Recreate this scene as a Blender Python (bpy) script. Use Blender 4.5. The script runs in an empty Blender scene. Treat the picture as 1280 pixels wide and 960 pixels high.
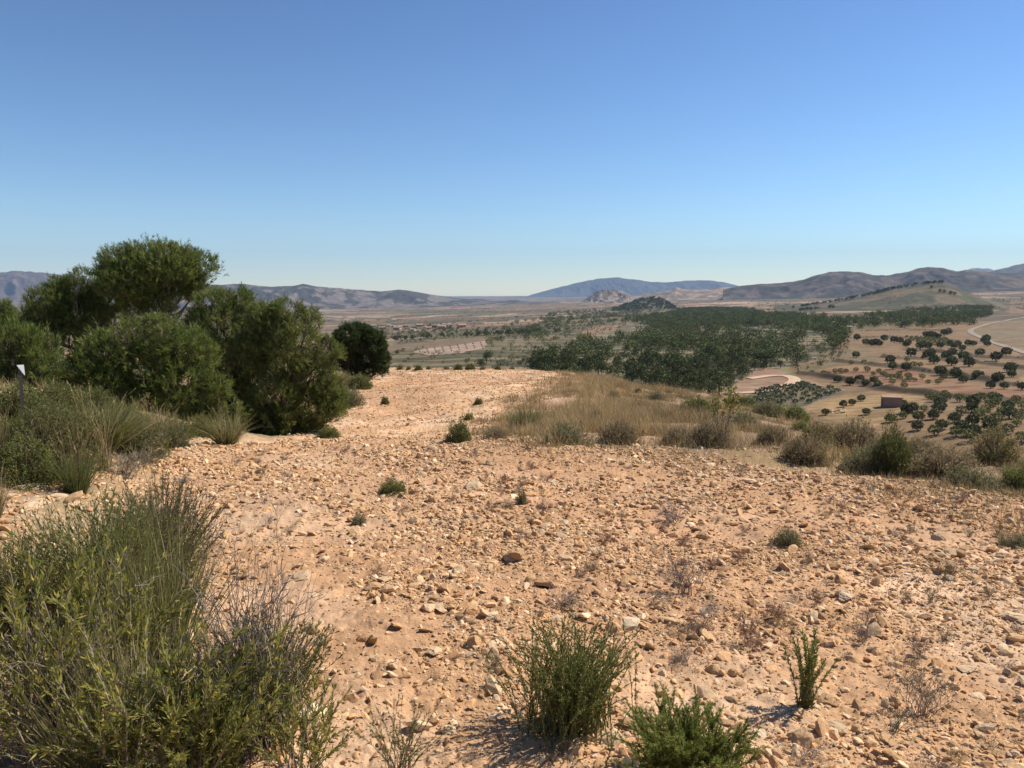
import bpy, math, random
import numpy as np
rng = np.random.default_rng(11)
random.seed(5)
C = bpy.context.scene.collection
R = math.radians

# ------------------------------------------------------------------ camera geometry
F, PITCH, EYE = 985.0, R(6.72), 1.6
SP, CP = math.sin(PITCH), math.cos(PITCH)

def ray(px, py):
    a = (np.asarray(px, float) - 640) / F
    b = (480 - np.asarray(py, float)) / F
    return a, CP + b * SP, -SP + b * CP

def z_at(px, py, r):
    x, y, z = ray(px, py)
    return EYE + r * z / np.hypot(x, y)

def az_of(px):
    return math.atan2((px - 640) / F, CP)

# ------------------------------------------------------------------ noise
def _hash(ix, iy, s):
    h = (ix.astype(np.int64) * 374761393 + iy.astype(np.int64) * 668265263 + s * 974711) & 0xffffffff
    h = ((h ^ (h >> 13)) * 1274126177) & 0xffffffff
    h = ((h ^ (h >> 16)) * 2246822519) & 0xffffffff
    return ((h ^ (h >> 15)) & 0xffffff) / float(0xffffff)

def vnoise(x, y, s=0):
    ix, iy = np.floor(x), np.floor(y)
    fx, fy = x - ix, y - iy
    fx = fx * fx * fx * (fx * (fx * 6 - 15) + 10); fy = fy * fy * fy * (fy * (fy * 6 - 15) + 10)
    a, b = _hash(ix, iy, s), _hash(ix + 1, iy, s)
    c, d = _hash(ix, iy + 1, s), _hash(ix + 1, iy + 1, s)
    return (a + (b - a) * fx) * (1 - fy) + (c + (d - c) * fx) * fy

def fbm(x, y, o=4, s=0):
    t, amp, tot = 0, 1.0, 0
    for k in range(o):
        c, n = math.cos(k * 1.1), math.sin(k * 1.1)
        t = t + amp * vnoise((x * c - y * n) * 2 ** k + 17.3 * k, (x * n + y * c) * 2 ** k - 9.1 * k, s + k)
        tot += amp; amp *= .5
    return t / tot

def cells(x, y, s):
    """Voronoi: id hash of the nearest jittered point and distance to border (f2-f1)."""
    ix, iy = np.floor(x), np.floor(y)
    d1 = np.full(x.shape, 9.0); d2 = np.full(x.shape, 9.0); idh = np.zeros(x.shape)
    for a in (-1, 0, 1):
        for b in (-1, 0, 1):
            jx, jy = ix + a, iy + b
            d = np.hypot(jx + .15 + .7 * _hash(jx, jy, s) - x, jy + .15 + .7 * _hash(jx, jy, s + 1) - y)
            near = d < d1
            d2 = np.where(near, d1, np.minimum(d2, d))
            idh = np.where(near, _hash(jx, jy, s + 2), idh)
            d1 = np.where(near, d, d1)
    return idh, d2 - d1

def sstep(a, b, x):
    t = np.clip((x - a) / (b - a), 0, 1)
    return t * t * (3 - 2 * t)

# ------------------------------------------------------------------ terrain heights
def P(r, py): return (r, py, 'p')
def Z(r, z): return (r, z, 'z')
near = [Z(1, -.055), Z(4, -.22), Z(8, -.44)]
TAB = {
 -500: [Z(1, -.02), Z(4, .1), Z(8, .3), Z(14, .5), Z(30, -.3), Z(60, -4), Z(100, -14), Z(160, -26)],
 0:   [Z(1, -.05), Z(4, -.18), Z(7, -.12), Z(10, .05), Z(14, .1), Z(20, -.2), Z(30, -1.2), Z(60, -5), Z(100, -15), Z(160, -27)],
 110: [Z(1, -.05), Z(4, -.22), Z(7, -.25), Z(10, -.15), Z(14, -.2), Z(20, -.5), Z(30, -1.4), Z(60, -5), Z(100, -15), Z(160, -28)],
 200: near + [Z(10, -.52), Z(12, -.62), Z(16, -.8), Z(24, -1.3), Z(40, -2.6), Z(60, -5.5), Z(100, -17), Z(160, -28)],
 330: near + [Z(12.1, -.66), Z(15, -1.15), Z(18, -1.55), Z(30, -2.2), Z(45, -3.0), Z(55, -4.6), Z(80, -12), Z(110, -22), Z(160, -28)],
 480: near + [Z(12.2, -.67), Z(14.5, -1.2), Z(18, -1.62), Z(30, -2.2), Z(46, -2.98), P(48.5, 459), Z(56, -4.6), Z(80, -12), Z(110, -22), Z(160, -28)],
 600: near + [Z(12.1, -.66), Z(14.5, -1.15), Z(18, -1.58), Z(30, -2.15), Z(46, -2.9), P(48, 458), Z(56, -4.6), Z(80, -13), Z(110, -22), Z(160, -28)],
 690: near + [Z(11.5, -.63), Z(14, -1.0), Z(18, -1.5), Z(30, -2.1), Z(46, P(0, 0)[0] - 3.0), P(48, 464), Z(56, -4.9), Z(80, -13), Z(110, -22), Z(160, -28)],
 730: near + [Z(11.2, -.62), Z(14, -.95), Z(20, -1.5), Z(30, -2.05), P(45, 467.5), Z(52, -4.9), Z(80, -13), Z(110, -22), Z(160, -28)],
 770: near + [Z(11, -.6), Z(14, -.95), Z(20, -1.55), Z(30, -2.4), P(43, 476.5), Z(50, -5.0), Z(80, -14), Z(110, -22), Z(160, -28)],
 900: near + [Z(10.4, -.57), Z(14, -.9), Z(22, -1.7), P(40, 494), Z(48, -5.6), Z(80, -15), Z(110, -21), Z(160, -27)],
 1000: near + [Z(9.8, -.54), Z(13, -.85), Z(20, -1.7), P(32, 516), Z(42, -5.6), P(60, 513), Z(90, -17.0), Z(120, -22), Z(150, -26.5)],
 1100: near + [Z(9.2, -.5), Z(12, -.8), P(22, 545), Z(30, -5), Z(60, -13.5), Z(100, -22), Z(140, -26)],
 1280: [Z(1, -.05), Z(4, -.22), Z(7, -.39), Z(9.2, -.5), Z(11, -.72), P(16, 577), Z(22, -5), Z(50, -13), Z(90, -22), Z(120, -26.5)],
 1800: [Z(1, -.05), Z(4, -.2), Z(7, -.39), Z(10, -.9), Z(16, -3), Z(30, -8), Z(60, -17), Z(120, -28)],
}
FAR = {
 -500: [P(400, 437), P(1000, 418), P(1500, 410), P(3000, 396), P(5000, 387), P(12000, 373), P(20000, 370)],
 0:   [P(400, 437), P(1000, 418), P(1500, 410), P(3000, 396), P(5000, 387), P(12000, 373), P(20000, 370)],
 330: [P(400, 437), P(1000, 419), P(1500, 411), P(3000, 396), P(5000, 387), P(12000, 373), P(20000, 370)],
 480: [P(400, 437), P(700, 425), P(1000, 418), P(1500, 410), P(3000, 395), P(5000, 386), P(12000, 373), P(20000, 370)],
 600: [P(260, 462), P(400, 436), P(700, 418), P(1000, 410), P(1500, 403), P(3000, 390), P(5000, 382), P(12000, 373), P(20000, 370)],
 800: [P(250, 477), P(400, 438), P(520, 425), P(900, 402), P(1500, 391), P(3000, 381.5), P(5000, 376), P(12000, 371), P(20000, 369)],
 1000: [P(190, 508), P(250, 478), P(520, 424), P(900, 399), P(1500, 389), P(3000, 377), P(5000, 370), P(12000, 367), P(20000, 366)],
 1280: [P(140, 560), P(165, 524), P(260, 472), P(500, 428), P(700, 409), P(900, 399), P(1500, 386), P(3000, 368), P(5000, 360), P(12000, 358), P(20000, 356)],
}
def farcol(px):
    ks = sorted(FAR); lr = np.log(np.geomspace(140, 20000, 60))
    def col(k):
        rr = [a for a, _, _ in FAR[k]]; zz = [z_at(k, b, a) for a, b, _ in FAR[k]]
        return np.interp(lr, np.log(rr), zz)
    if px <= ks[0]: return lr, col(ks[0])
    if px >= ks[-1]: return lr, col(ks[-1])
    for a, b in zip(ks, ks[1:]):
        if a <= px <= b:
            t = (px - a) / (b - a)
            return lr, col(a) * (1 - t) + col(b) * t
LR = np.linspace(math.log(.5), math.log(20000), 900)
_k = np.exp(-np.linspace(-2, 2, 9) ** 2); _k /= _k.sum()
cols, azs = [], []
for px in sorted(TAB):
    rr, zz = [.5], [-.0275]
    for a, b, k in TAB[px]:
        rr.append(a); zz.append(b if k == 'z' else z_at(px, b, a))
    fl, fz = farcol(px)
    keep = np.exp(fl) > rr[-1] * 1.25
    z = np.interp(LR, np.concatenate([np.log(rr), fl[keep]]), np.concatenate([zz, fz[keep]]))
    z = np.convolve(np.pad(z, 4, 'edge'), _k, 'valid')
    cols.append(z); azs.append(az_of(px))
cols = np.array(cols); azs = np.array(azs)
NA = 2000
AZG = np.linspace(-math.pi, math.pi, NA + 1)
ext_az = np.concatenate([[azs[-1] - 2 * math.pi], azs, [azs[0] + 2 * math.pi]])
ext_c = np.concatenate([cols[-1:], cols, cols[:1]])
HG = np.empty((NA + 1, len(LR)), np.float64)
idx = np.clip(np.searchsorted(ext_az, AZG) - 1, 0, len(ext_az) - 2)
tt = (AZG - ext_az[idx]) / (ext_az[idx + 1] - ext_az[idx])
for i in range(NA + 1):
    HG[i] = ext_c[idx[i]] * (1 - tt[i]) + ext_c[idx[i] + 1] * tt[i]
_kk = np.exp(-np.linspace(-2, 2, 25) ** 2); _kk /= _kk.sum()
pad = np.concatenate([HG[-13:-1], HG, HG[1:13]])
HG = np.stack([np.convolve(pad[:, j], _kk, 'valid') for j in range(pad.shape[1])], 1)

# long low banks between the terraces of the valley groves (pixel polylines on the photo's ground)
BANKS_PX = [[(1000, 467), (1040, 473), (1080, 480), (1100, 487), (1130, 491), (1165, 494)],
            [(1045, 452), (1090, 456), (1140, 462), (1200, 471), (1280, 483)],
            [(1165, 494), (1200, 497), (1240, 498), (1285, 503)],
            [(1105, 447), (1150, 449), (1210, 452), (1285, 462)],
            [(1130, 437), (1180, 441), (1230, 447), (1285, 449)],
            [(1070, 423), (1110, 421), (1160, 424), (1200, 428)],
            [(1075, 414), (1130, 413), (1190, 413)]]
BANKS = []
def bank_d(x, y):
    d = np.full(np.shape(x), 1e9)
    for pl in BANKS:
        for (ax, ay), (bx, by) in zip(pl, pl[1:]):
            vx, vy = bx - ax, by - ay
            t = np.clip(((x - ax) * vx + (y - ay) * vy) / (vx * vx + vy * vy + 1e-9), 0, 1)
            d = np.minimum(d, np.hypot(x - ax - t * vx, y - ay - t * vy))
    return d

def H(x, y, fine=True):
    x = np.asarray(x, float); y = np.asarray(y, float)
    r = np.hypot(x, y); az = np.arctan2(x, y)
    u = (az + math.pi) / (2 * math.pi) * NA
    v = np.clip((np.log(np.maximum(r, .5)) - LR[0]) / (LR[1] - LR[0]), 0, len(LR) - 1.001)
    i = np.clip(u.astype(int), 0, NA - 1); j = v.astype(int)
    fu, fv = u - i, v - j
    z = (HG[i, j] * (1 - fu) + HG[i + 1, j] * fu) * (1 - fv) + (HG[i, j + 1] * (1 - fu) + HG[i + 1, j + 1] * fu) * fv
    w = sstep(120, 300, r)
    z = z + w * (fbm(x / 170, y / 170, 3, 3) - .5) * np.clip(r * .006, 0, 9)
    # bumpy ground of the hilltop
    n = 1 - sstep(40, 90, r)
    z = z + n * ((fbm(x / 2.6, y / 2.6, 2, 5) - .5) * .13)
    rough = sstep(9.5, 14, r + .55 * x) * n
    z = z + rough * (fbm(x / 1.1, y / 1.1, 3, 9) - .5) * .22
    return z

def H_fine(x, y):
    """clods and small hollows; only the sheet itself carries these"""
    r = np.hypot(x, y)
    n = 1 - sstep(14, 40, r)
    a = (fbm(x / .35, y / .35, 3, 21) - .5) * .055 + (fbm(x / .07, y / .07, 4, 31) - .5) * .024
    c, e = cells(x / .11, y / .11, 77)
    a = a + sstep(.02, .3, e) * .008 * (c > .5) * (.4 + c)
    return a * n

def cast(px, py, rmax=18000):
    """first point of the ground seen through a pixel of the photograph"""
    x, y, z = ray(px, py); h = math.hypot(x, y)
    rr = np.geomspace(1.2, rmax, 5000)
    zz = EYE + rr * z / h
    g = H(rr * x / h, rr * y / h)
    k = np.argmax(zz < g)
    r = rr[k] if zz[k] < g[k] else rmax
    return np.array([r * x / h, r * y / h, float(H(r * x / h, r * y / h))])

def px_m(p, n):   # n photo pixels at point p, in metres
    return n * math.sqrt(p[0] ** 2 + p[1] ** 2 + (p[2] - EYE) ** 2) / F / math.sqrt(1 + (p[0] / max(p[1], .1)) ** 2 * .0 + 0)

def poly_world(pts): return np.array([cast(a, b)[:2] for a, b in pts])
def inside(poly, x, y):
    r = np.zeros(np.shape(x), bool); n = len(poly)
    for i in range(n):
        x1, y1 = poly[i]; x2, y2 = poly[(i + 1) % n]
        c = ((y1 > y) != (y2 > y)) & (x < (x2 - x1) * (y - y1) / (y2 - y1 + 1e-12) + x1)
        r ^= c
    return r
for pl in BANKS_PX: BANKS.append([tuple(cast(a, b)[:2]) for a, b in pl])

# ------------------------------------------------------------------ mesh builder
class MB:
    def __init__(s): s.v, s.c, s.f, s.n = [], [], {3: [], 4: []}, 0; s.m = {3: [], 4: []}
    def add(s, V, Fc, col, mat=0):
        V = np.asarray(V, np.float32).reshape(-1, 3); Fc = np.asarray(Fc, np.int64)
        k = Fc.shape[1]
        s.v.append(V); s.f[k].append(Fc + s.n); s.m[k].append(np.full(len(Fc), mat, np.int32))
        col = np.asarray(col, np.float32)
        s.c.append(np.broadcast_to(col, (len(V), 3)) if col.ndim == 1 else col)
        s.n += len(V)
    def mesh(s, name, mats, smooth=False):
        me = bpy.data.meshes.new(name)
        V = np.concatenate(s.v); Cc = np.concatenate(s.c)
        f4 = np.concatenate(s.f[4]) if s.f[4] else np.zeros((0, 4), int)
        f3 = np.concatenate(s.f[3]) if s.f[3] else np.zeros((0, 3), int)
        mi = np.concatenate([np.concatenate(s.m[k]) if s.m[k] else np.zeros(0, np.int32) for k in (4, 3)])
        me.vertices.add(len(V)); me.vertices.foreach_set('co', V.ravel())
        loops = np.concatenate([f4.ravel(), f3.ravel()]).astype(np.int32)
        me.loops.add(len(loops)); me.loops.foreach_set('vertex_index', loops)
        st = np.concatenate([np.arange(len(f4)) * 4, len(f4) * 4 + np.arange(len(f3)) * 3]).astype(np.int32)
        me.polygons.add(len(st)); me.polygons.foreach_set('loop_start', st)
        me.polygons.foreach_set('material_index', mi.astype(np.int32))
        me.polygons.foreach_set('use_smooth', np.full(len(st), smooth, bool))
        a = me.color_attributes.new('Col', 'FLOAT_COLOR', 'POINT')
        a.data.foreach_set('color', np.concatenate([Cc, np.ones((len(Cc), 1))], 1).astype(np.float32).ravel())
        me.update(calc_edges=True)
        for m in mats: me.materials.append(m)
        return me

def unit(v): return v / (np.linalg.norm(v, axis=-1, keepdims=True) + 1e-9)
def rdir(n): return unit(rng.normal(size=(n, 3)))
def pick(pal, n, jit=.15):
    pal = np.asarray(pal, float)
    return pal[rng.integers(0, len(pal), n)] * (1 + jit * rng.normal(size=(n, 1)).clip(-2, 2))

def kites(mb, Pb, D, L, W, col, mat=0, droop=0.0):
    n = len(Pb); L = np.broadcast_to(L, (n,)); W = np.broadcast_to(W, (n,))
    s = unit(np.cross(D, rdir(n)))
    mid = Pb + D * (L * .45)[:, None]
    tip = Pb + D * L[:, None]; tip[:, 2] -= droop * L
    V = np.stack([Pb, mid + s * (W / 2)[:, None], tip, mid - s * (W / 2)[:, None]], 1)
    mb.add(V.reshape(-1, 3), np.arange(4 * n).reshape(n, 4), np.repeat(col, 4, 0), mat)

def tubes(mb, Pt, Rd, col, sides=3, mat=0):
    """many tubes at once: Pt (n,k,3), Rd (n,k)"""
    n, k, _ = Pt.shape
    T = unit(np.gradient(Pt, axis=1))
    a = unit(np.cross(T, np.array([.31, .57, .2]) + 0 * T)); b = np.cross(T, a)
    ang = np.arange(sides) * 2 * math.pi / sides
    V = Pt[:, :, None] + Rd[:, :, None, None] * (a[:, :, None] * np.cos(ang)[:, None] + b[:, :, None] * np.sin(ang)[:, None])
    base = (np.arange(n) * k * sides)[:, None, None]
    i = np.arange(k - 1)[None, :, None] * sides; j = np.arange(sides)[None, None, :]
    q = np.stack([base + i + j, base + i + (j + 1) % sides, base + i + sides + (j + 1) % sides, base + i + sides + j], -1)
    col = np.asarray(col, float)
    if col.ndim == 2: col = np.repeat(col, k * sides, 0)
    mb.add(V.reshape(-1, 3), q.reshape(-1, 4), col, mat)

def blades(mb, Pb, D, L, W, bend, col, mat=0):
    n = len(Pb)
    s = unit(np.cross(D, rdir(n))) * (W / 2)[:, None]
    out = unit(np.cross(s, D)) * bend[:, None]
    m = Pb + D * (L * .55)[:, None] + out * (L * .22)[:, None]
    t = Pb + D * (L * .95)[:, None] + out * (L * .75)[:, None]
    V = np.stack([Pb - s, Pb + s, m + s * .8, m - s * .8, t + s * .12, t - s * .12], 1)
    b = (np.arange(n) * 6)[:, None]
    q = np.concatenate([b + [0, 1, 2, 3], b + [3, 2, 4, 5]])
    mb.add(V.reshape(-1, 3), q, np.repeat(col, 6, 0), mat)

def box(mb, c, s, col, mat=0, rz=0.0):
    c = np.asarray(c, float); s = np.asarray(s, float) / 2
    V = np.array([[x, y, z] for z in (-1, 1) for y in (-1, 1) for x in (-1, 1)], float) * s
    k, n = math.cos(rz), math.sin(rz)
    V = np.stack([V[:, 0] * k - V[:, 1] * n, V[:, 0] * n + V[:, 1] * k, V[:, 2]], 1) + c
    mb.add(V, [[0, 2, 3, 1], [4, 5, 7, 6], [0, 1, 5, 4], [2, 6, 7, 3], [0, 4, 6, 2], [1, 3, 7, 5]], col, mat)

# ------------------------------------------------------------------ materials
def mat(name, rough=.9, trans=0.0, noise=None, bump=None, objvar=0.0, spec=.2):
    m = bpy.data.materials.new(name); m.use_nodes = True
    nt = m.node_tree; N, Lk = nt.nodes, nt.links
    b = N['Principled BSDF']; b.inputs['Roughness'].default_value = rough
    b.inputs['Specular IOR Level'].default_value = spec
    at = N.new('ShaderNodeAttribute'); at.attribute_name = 'Col'
    col = at.outputs['Color']
    geo = N.new('ShaderNodeTexCoord')
    def mul(col, fac):
        mx = N.new('ShaderNodeMix'); mx.data_type = 'RGBA'; mx.blend_type = 'MULTIPLY'
        mx.inputs['Factor'].default_value = 1
        Lk.new(col, mx.inputs['A']); Lk.new(fac, mx.inputs['B']); return mx.outputs['Result']
    for sc, lo, hi in (noise or []):
        t = N.new('ShaderNodeTexNoise'); t.inputs['Scale'].default_value = sc; t.inputs['Detail'].default_value = 6
        t.inputs['Roughness'].default_value = .65
        Lk.new(geo.outputs['Object'], t.inputs['Vector'])
        mr = N.new('ShaderNodeMapRange'); mr.inputs['From Min'].default_value = .3; mr.inputs['From Max'].default_value = .7
        mr.inputs['To Min'].default_value = lo; mr.inputs['To Max'].default_value = hi
        Lk.new(t.outputs['Fac'], mr.inputs['Value']); col = mul(col, mr.outputs['Result'])
    if objvar:
        oi = N.new('ShaderNodeObjectInfo'); mr = N.new('ShaderNodeMapRange')
        mr.inputs['To Min'].default_value = 1 - objvar; mr.inputs['To Max'].default_value = 1 + objvar
        Lk.new(oi.outputs['Random'], mr.inputs['Value']); col = mul(col, mr.outputs['Result'])
    Lk.new(col, b.inputs['Base Color'])
    if bump:
        sc, st, dist = bump
        t = N.new('ShaderNodeTexNoise'); t.inputs['Scale'].default_value = sc; t.inputs['Detail'].default_value = 8
        Lk.new(geo.outputs['Object'], t.inputs['Vector'])
        bp = N.new('ShaderNodeBump'); bp.inputs['Strength'].default_value = st; bp.inputs['Distance'].default_value = dist
        Lk.new(t.outputs['Fac'], bp.inputs['Height']); Lk.new(bp.outputs['Normal'], b.inputs['Normal'])
    if trans:
        tr = N.new('ShaderNodeBsdfTranslucent'); Lk.new(col, tr.inputs['Color'])
        mx = N.new('ShaderNodeMixShader'); mx.inputs['Fac'].default_value = trans
        Lk.new(b.outputs['BSDF'], mx.inputs[1]); Lk.new(tr.outputs['BSDF'], mx.inputs[2])
        Lk.new(mx.outputs['Shader'], N['Material Output'].inputs['Surface'])
    return m
M_ground = mat('stony_earth', .95, noise=[(14, .84, 1.16), (.8, .86, 1.14), (90, .86, 1.14), (.11, .82, 1.18), (.028, .86, 1.14)], bump=(60, .5, .012))
M_stone = mat('limestone', .92, noise=[(26, .8, 1.2), (140, .85, 1.15)], bump=(60, .5, .008), objvar=.16)
M_leaf = mat('leaves', .6, trans=.4, objvar=.12, spec=.3)
M_tree = mat('far_leaves', .8, trans=.12, objvar=.3)
M_straw = mat('straw', .7, trans=.3, objvar=.1)
M_bark = mat('bark', .95, noise=[(30, .7, 1.25)], bump=(40, .6, .02))
M_twig = mat('twigs', .9, objvar=.1)
M_rock = mat('mountain_scrub', .95, noise=[(.012, .8, 1.2), (.05, .75, 1.25)])
M_wall = mat('render_wall', .9, noise=[(1.5, .85, 1.12), (9, .92, 1.08)])
M_tile = mat('roof_tile', .9, noise=[(3, .8, 1.15)])
M_tar = mat('worn_asphalt', .9, noise=[(.3, .88, 1.1), (4, .9, 1.1)])
M_paint = mat('painted_metal', .45, noise=[(20, .95, 1.03)], spec=.4)

# ------------------------------------------------------------------ scene objects
def obj(name, me, parent=None, loc=(0, 0, 0), **kw):
    o = bpy.data.objects.new(name, me); C.objects.link(o)
    if parent: o.parent = parent
    o.location = loc
    for k, v in kw.items(): o[k] = v
    return o
def thing(name, parts, label, cat, group=None, loc=(0, 0, 0), sc=(1, 1, 1), rz=0.0):
    """an Empty at the base that parents its parts, or a single mesh"""
    o = obj(name, None if isinstance(parts, list) else parts, loc=loc)
    o.scale = sc; o.rotation_euler = (0, 0, rz)
    o['label'] = label; o['category'] = cat
    if group: o['group'] = group
    if isinstance(parts, list):
        for n, me in parts: obj(n, me, o)
    return o

# ------------------------------------------------------------------ the ground sheet
PAL = dict(earth=(.54, .33, .175), pale=(.62, .425, .265), red=(.44, .25, .13), straw=(.27, .185, .09), scrub=(.17, .145, .07),
           brown=(.25, .165, .095), tan=(.40, .27, .165), green=(.125, .13, .055), redsoil=(.34, .19, .11), olive=(.165, .155, .07))
az = np.concatenate([np.linspace(-math.pi, R(-39), 70, endpoint=False), np.linspace(R(-39), R(39), 1120, endpoint=False), np.linspace(R(39), math.pi, 70, endpoint=False)])
rad = np.concatenate([[.03, .5, 1.1], 1 / np.linspace(1 / 1.6, 1 / 16, 480, endpoint=False), np.geomspace(16, 100, 230, endpoint=False), np.geomspace(100, 1200, 420, endpoint=False), np.geomspace(1200, 19000, 230)])
na, nr = len(az), len(rad)
RR, AA = np.meshgrid(rad, az, indexing='ij')
gx, gy = (RR * np.sin(AA)).ravel(), (RR * np.cos(AA)).ravel()
gr = RR.ravel()
bd = np.full(gx.shape, 1e9); sel = (gr > 150) & (gr < 700) & (np.abs(AA.ravel()) < R(42))
bd[sel] = bank_d(gx[sel], gy[sel])
gz = H(gx, gy) + H_fine(gx, gy) + 1.25 * np.exp(-(bd / 1.3) ** 2) * (.3 + 1.1 * vnoise(gx / 7, gy / 7, 241))

def mixc(a, b, t): return a * (1 - t[:, None]) + b * t[:, None]
c_ = {k: np.array(v) for k, v in PAL.items()}
ones = np.ones((len(gx), 1))
n1, n2 = fbm(gx / .9, gy / .9, 4, 41), fbm(gx / 4.5, gy / 4.5, 3, 47)
col = mixc(c_['earth'] * ones, c_['pale'] * ones, sstep(.38, .62, n1))
col = mixc(col, c_['red'] * ones, sstep(.46, .7, n2) * .7)
col = col * (.84 + .32 * fbm(gx / .16, gy / .16, 3, 49))[:, None]
# grassy right bank and left bank of the hilltop
EDGE = [(-30, 14), (-6, 13.4), (-1, 12.6), (.8, 11.4), (2.6, 10.2), (4.0, 9.0), (5.6, 7.9), (8, 6.6), (14, 5)]
def beyond_edge(x, y):
    return y - np.interp(x, [a for a, _ in EDGE], [b for _, b in EDGE])
def berm_x(y):  # right border of the lower terrace
    return np.interp(y, [10, 13, 16, 20, 30, 45], [-.5, -.35, -.05, .55, 1.7, 3.9])
wob = (fbm(gx / 1.7, gy / 1.7, 3, 61) - .5) * 2
right_bank = sstep(-1.5, .7, beyond_edge(gx, gy) + wob * 1.3) * sstep(-.6, .8, gx - berm_x(gy) + wob * 1.2) * (gr < 110)
def left_x(y): return np.interp(y, [0, 3, 5, 7, 9, 12, 15, 20, 30, 45], [-1.0, -1.15, -2.1, -3.3, -4.1, -5.2, -5.1, -5.2, -6.2, -7.6])
left_bank = sstep(-.5, .6, left_x(gy) - gx + wob * .7) * (gr < 110)
gcol = mixc(c_['straw'] * ones, c_['brown'] * ones, sstep(.4, .62, fbm(gx / 2.2, gy / 2.2, 3, 71)))
gcol = mixc(gcol, c_['tan'] * ones, sstep(.55, .7, fbm(gx / 1.2, gy / 1.2, 3, 74)) * .8)
col = mixc(col, gcol, right_bank)
col = mixc(col, mixc(c_['brown'] * ones, c_['olive'] * ones, sstep(.4, .6, fbm(gx / 1.5, gy / 1.5, 3, 77))), left_bank * .8 * sstep(5, 9, gr) + left_bank * .35 * (1 - sstep(5, 9, gr)))
hillside = sstep(42, 60, gr)
hc = mixc(c_['olive'] * ones, c_['straw'] * ones, sstep(.42, .62, fbm(gx / 9, gy / 9, 4, 81)))
hc = mixc(hc, c_['green'] * ones, sstep(.5, .65, fbm(gx / 14, gy / 14, 3, 85)) * .7)
col = mixc(col, hc, hillside)
# the valley: patchwork of fields
ca, sa = math.cos(.5), math.sin(.5)
def fieldmap(x, y, sx, sy, seed, ang):
    k, n = math.cos(ang), math.sin(ang)
    u, v = (x * k + y * n), (-x * n + y * k)
    wx = (fbm(x / 300, y / 300, 2, seed) - .5) * 120
    return cells((u + wx) / sx, (v + wx * .5) / sy, seed)
pal = np.array([(.42, .27, .15), (.34, .175, .095), PAL['olive'], PAL['brown'], (.33, .225, .13), (.15, .13, .065), (.22, .155, .09), (.48, .335, .215), (.17, .125, .07), (.27, .165, .10)])
id1, e1 = fieldmap(gx, gy, 150, 80, 101, .25)
id2, e2 = fieldmap(gx, gy, 420, 230, 131, -.2)
big = gr > 2600
fid = np.where(big, id2, id1); fe = np.where(big, e2, e1)
vcol = pal[(fid * len(pal)).astype(int) % len(pal)] * (.88 + .24 * ((fid * 97) % 1))[:, None]
hedge = sstep(.10, .03, fe) * (fbm(gx / 40, gy / 40, 2, 141) > .45)
vcol = mixc(vcol, np.array([.05, .052, .028]) * ones, hedge * .9)
vcol = mixc(vcol, c_['olive'] * ones, sstep(.52, .68, fbm(gx / 210, gy / 210, 4, 151)) * .5)
vcol *= (.34 + .70 * fbm(gx / 18, gy / 18, 4, 161))[:, None]
spk = sstep(.60, .70, fbm(gx / 30, gy / 16, 3, 163)) * (fbm(gx / 260, gy / 140, 3, 165) > .42)
vcol = mixc(vcol, np.array([.07, .07, .04]) * ones, spk * .75)
rowsn = np.sin((gx * ca + gy * sa) * 2 * math.pi / 9.0)
far = sstep(500, 800, gr)
col = mixc(col, mixc(c_['olive'] * ones, c_['brown'] * ones, sstep(.4, .6, fbm(gx / 45, gy / 45, 4, 171))), sstep(110, 150, gr))
col = mixc(col, vcol, far)
PXP = {}
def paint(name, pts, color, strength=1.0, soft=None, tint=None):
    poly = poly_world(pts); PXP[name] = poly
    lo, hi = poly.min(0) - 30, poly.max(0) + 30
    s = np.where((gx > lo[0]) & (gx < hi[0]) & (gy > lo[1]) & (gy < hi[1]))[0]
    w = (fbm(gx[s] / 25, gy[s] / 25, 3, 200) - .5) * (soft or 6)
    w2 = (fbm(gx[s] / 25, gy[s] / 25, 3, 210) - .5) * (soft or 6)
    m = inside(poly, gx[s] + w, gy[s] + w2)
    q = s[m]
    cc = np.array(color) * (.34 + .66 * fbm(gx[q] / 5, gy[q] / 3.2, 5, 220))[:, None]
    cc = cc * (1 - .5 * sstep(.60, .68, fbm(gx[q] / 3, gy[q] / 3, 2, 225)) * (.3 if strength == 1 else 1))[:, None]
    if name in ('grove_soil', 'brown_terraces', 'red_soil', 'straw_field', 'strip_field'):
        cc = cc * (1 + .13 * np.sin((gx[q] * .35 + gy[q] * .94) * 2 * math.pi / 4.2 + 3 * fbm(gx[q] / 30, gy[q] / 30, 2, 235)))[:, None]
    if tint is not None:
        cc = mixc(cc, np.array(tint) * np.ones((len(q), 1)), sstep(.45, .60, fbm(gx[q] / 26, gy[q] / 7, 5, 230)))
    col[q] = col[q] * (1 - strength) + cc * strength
paint('scrubland', [(480, 458), (500, 425), (620, 415), (720, 395), (830, 386), (830, 398), (790, 410), (700, 436), (640, 462)], (.105, .10, .045), .95, 20, (.165, .13, .068))
paint('brown_terraces', [(715, 425), (735, 409), (800, 403), (835, 418), (800, 424)], (.30, .19, .11), 1, 8, (.22, .15, .085))
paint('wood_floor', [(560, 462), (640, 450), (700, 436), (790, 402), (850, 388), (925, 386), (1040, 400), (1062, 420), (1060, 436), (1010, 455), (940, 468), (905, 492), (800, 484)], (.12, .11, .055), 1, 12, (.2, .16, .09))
paint('grove_soil', [(1062, 412), (1285, 400), (1285, 580), (1165, 580), (1010, 515), (1060, 487), (1000, 470), (985, 462), (1040, 438)], (.27, .175, .085), 1, 6, (.19, .12, .058))
paint('dry_slope', [(1000, 470), (1012, 452), (1040, 438), (1085, 436), (1105, 446), (1070, 456), (1030, 466)], (.25, .17, .09), 1, 8, (.14, .11, .05))
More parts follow.
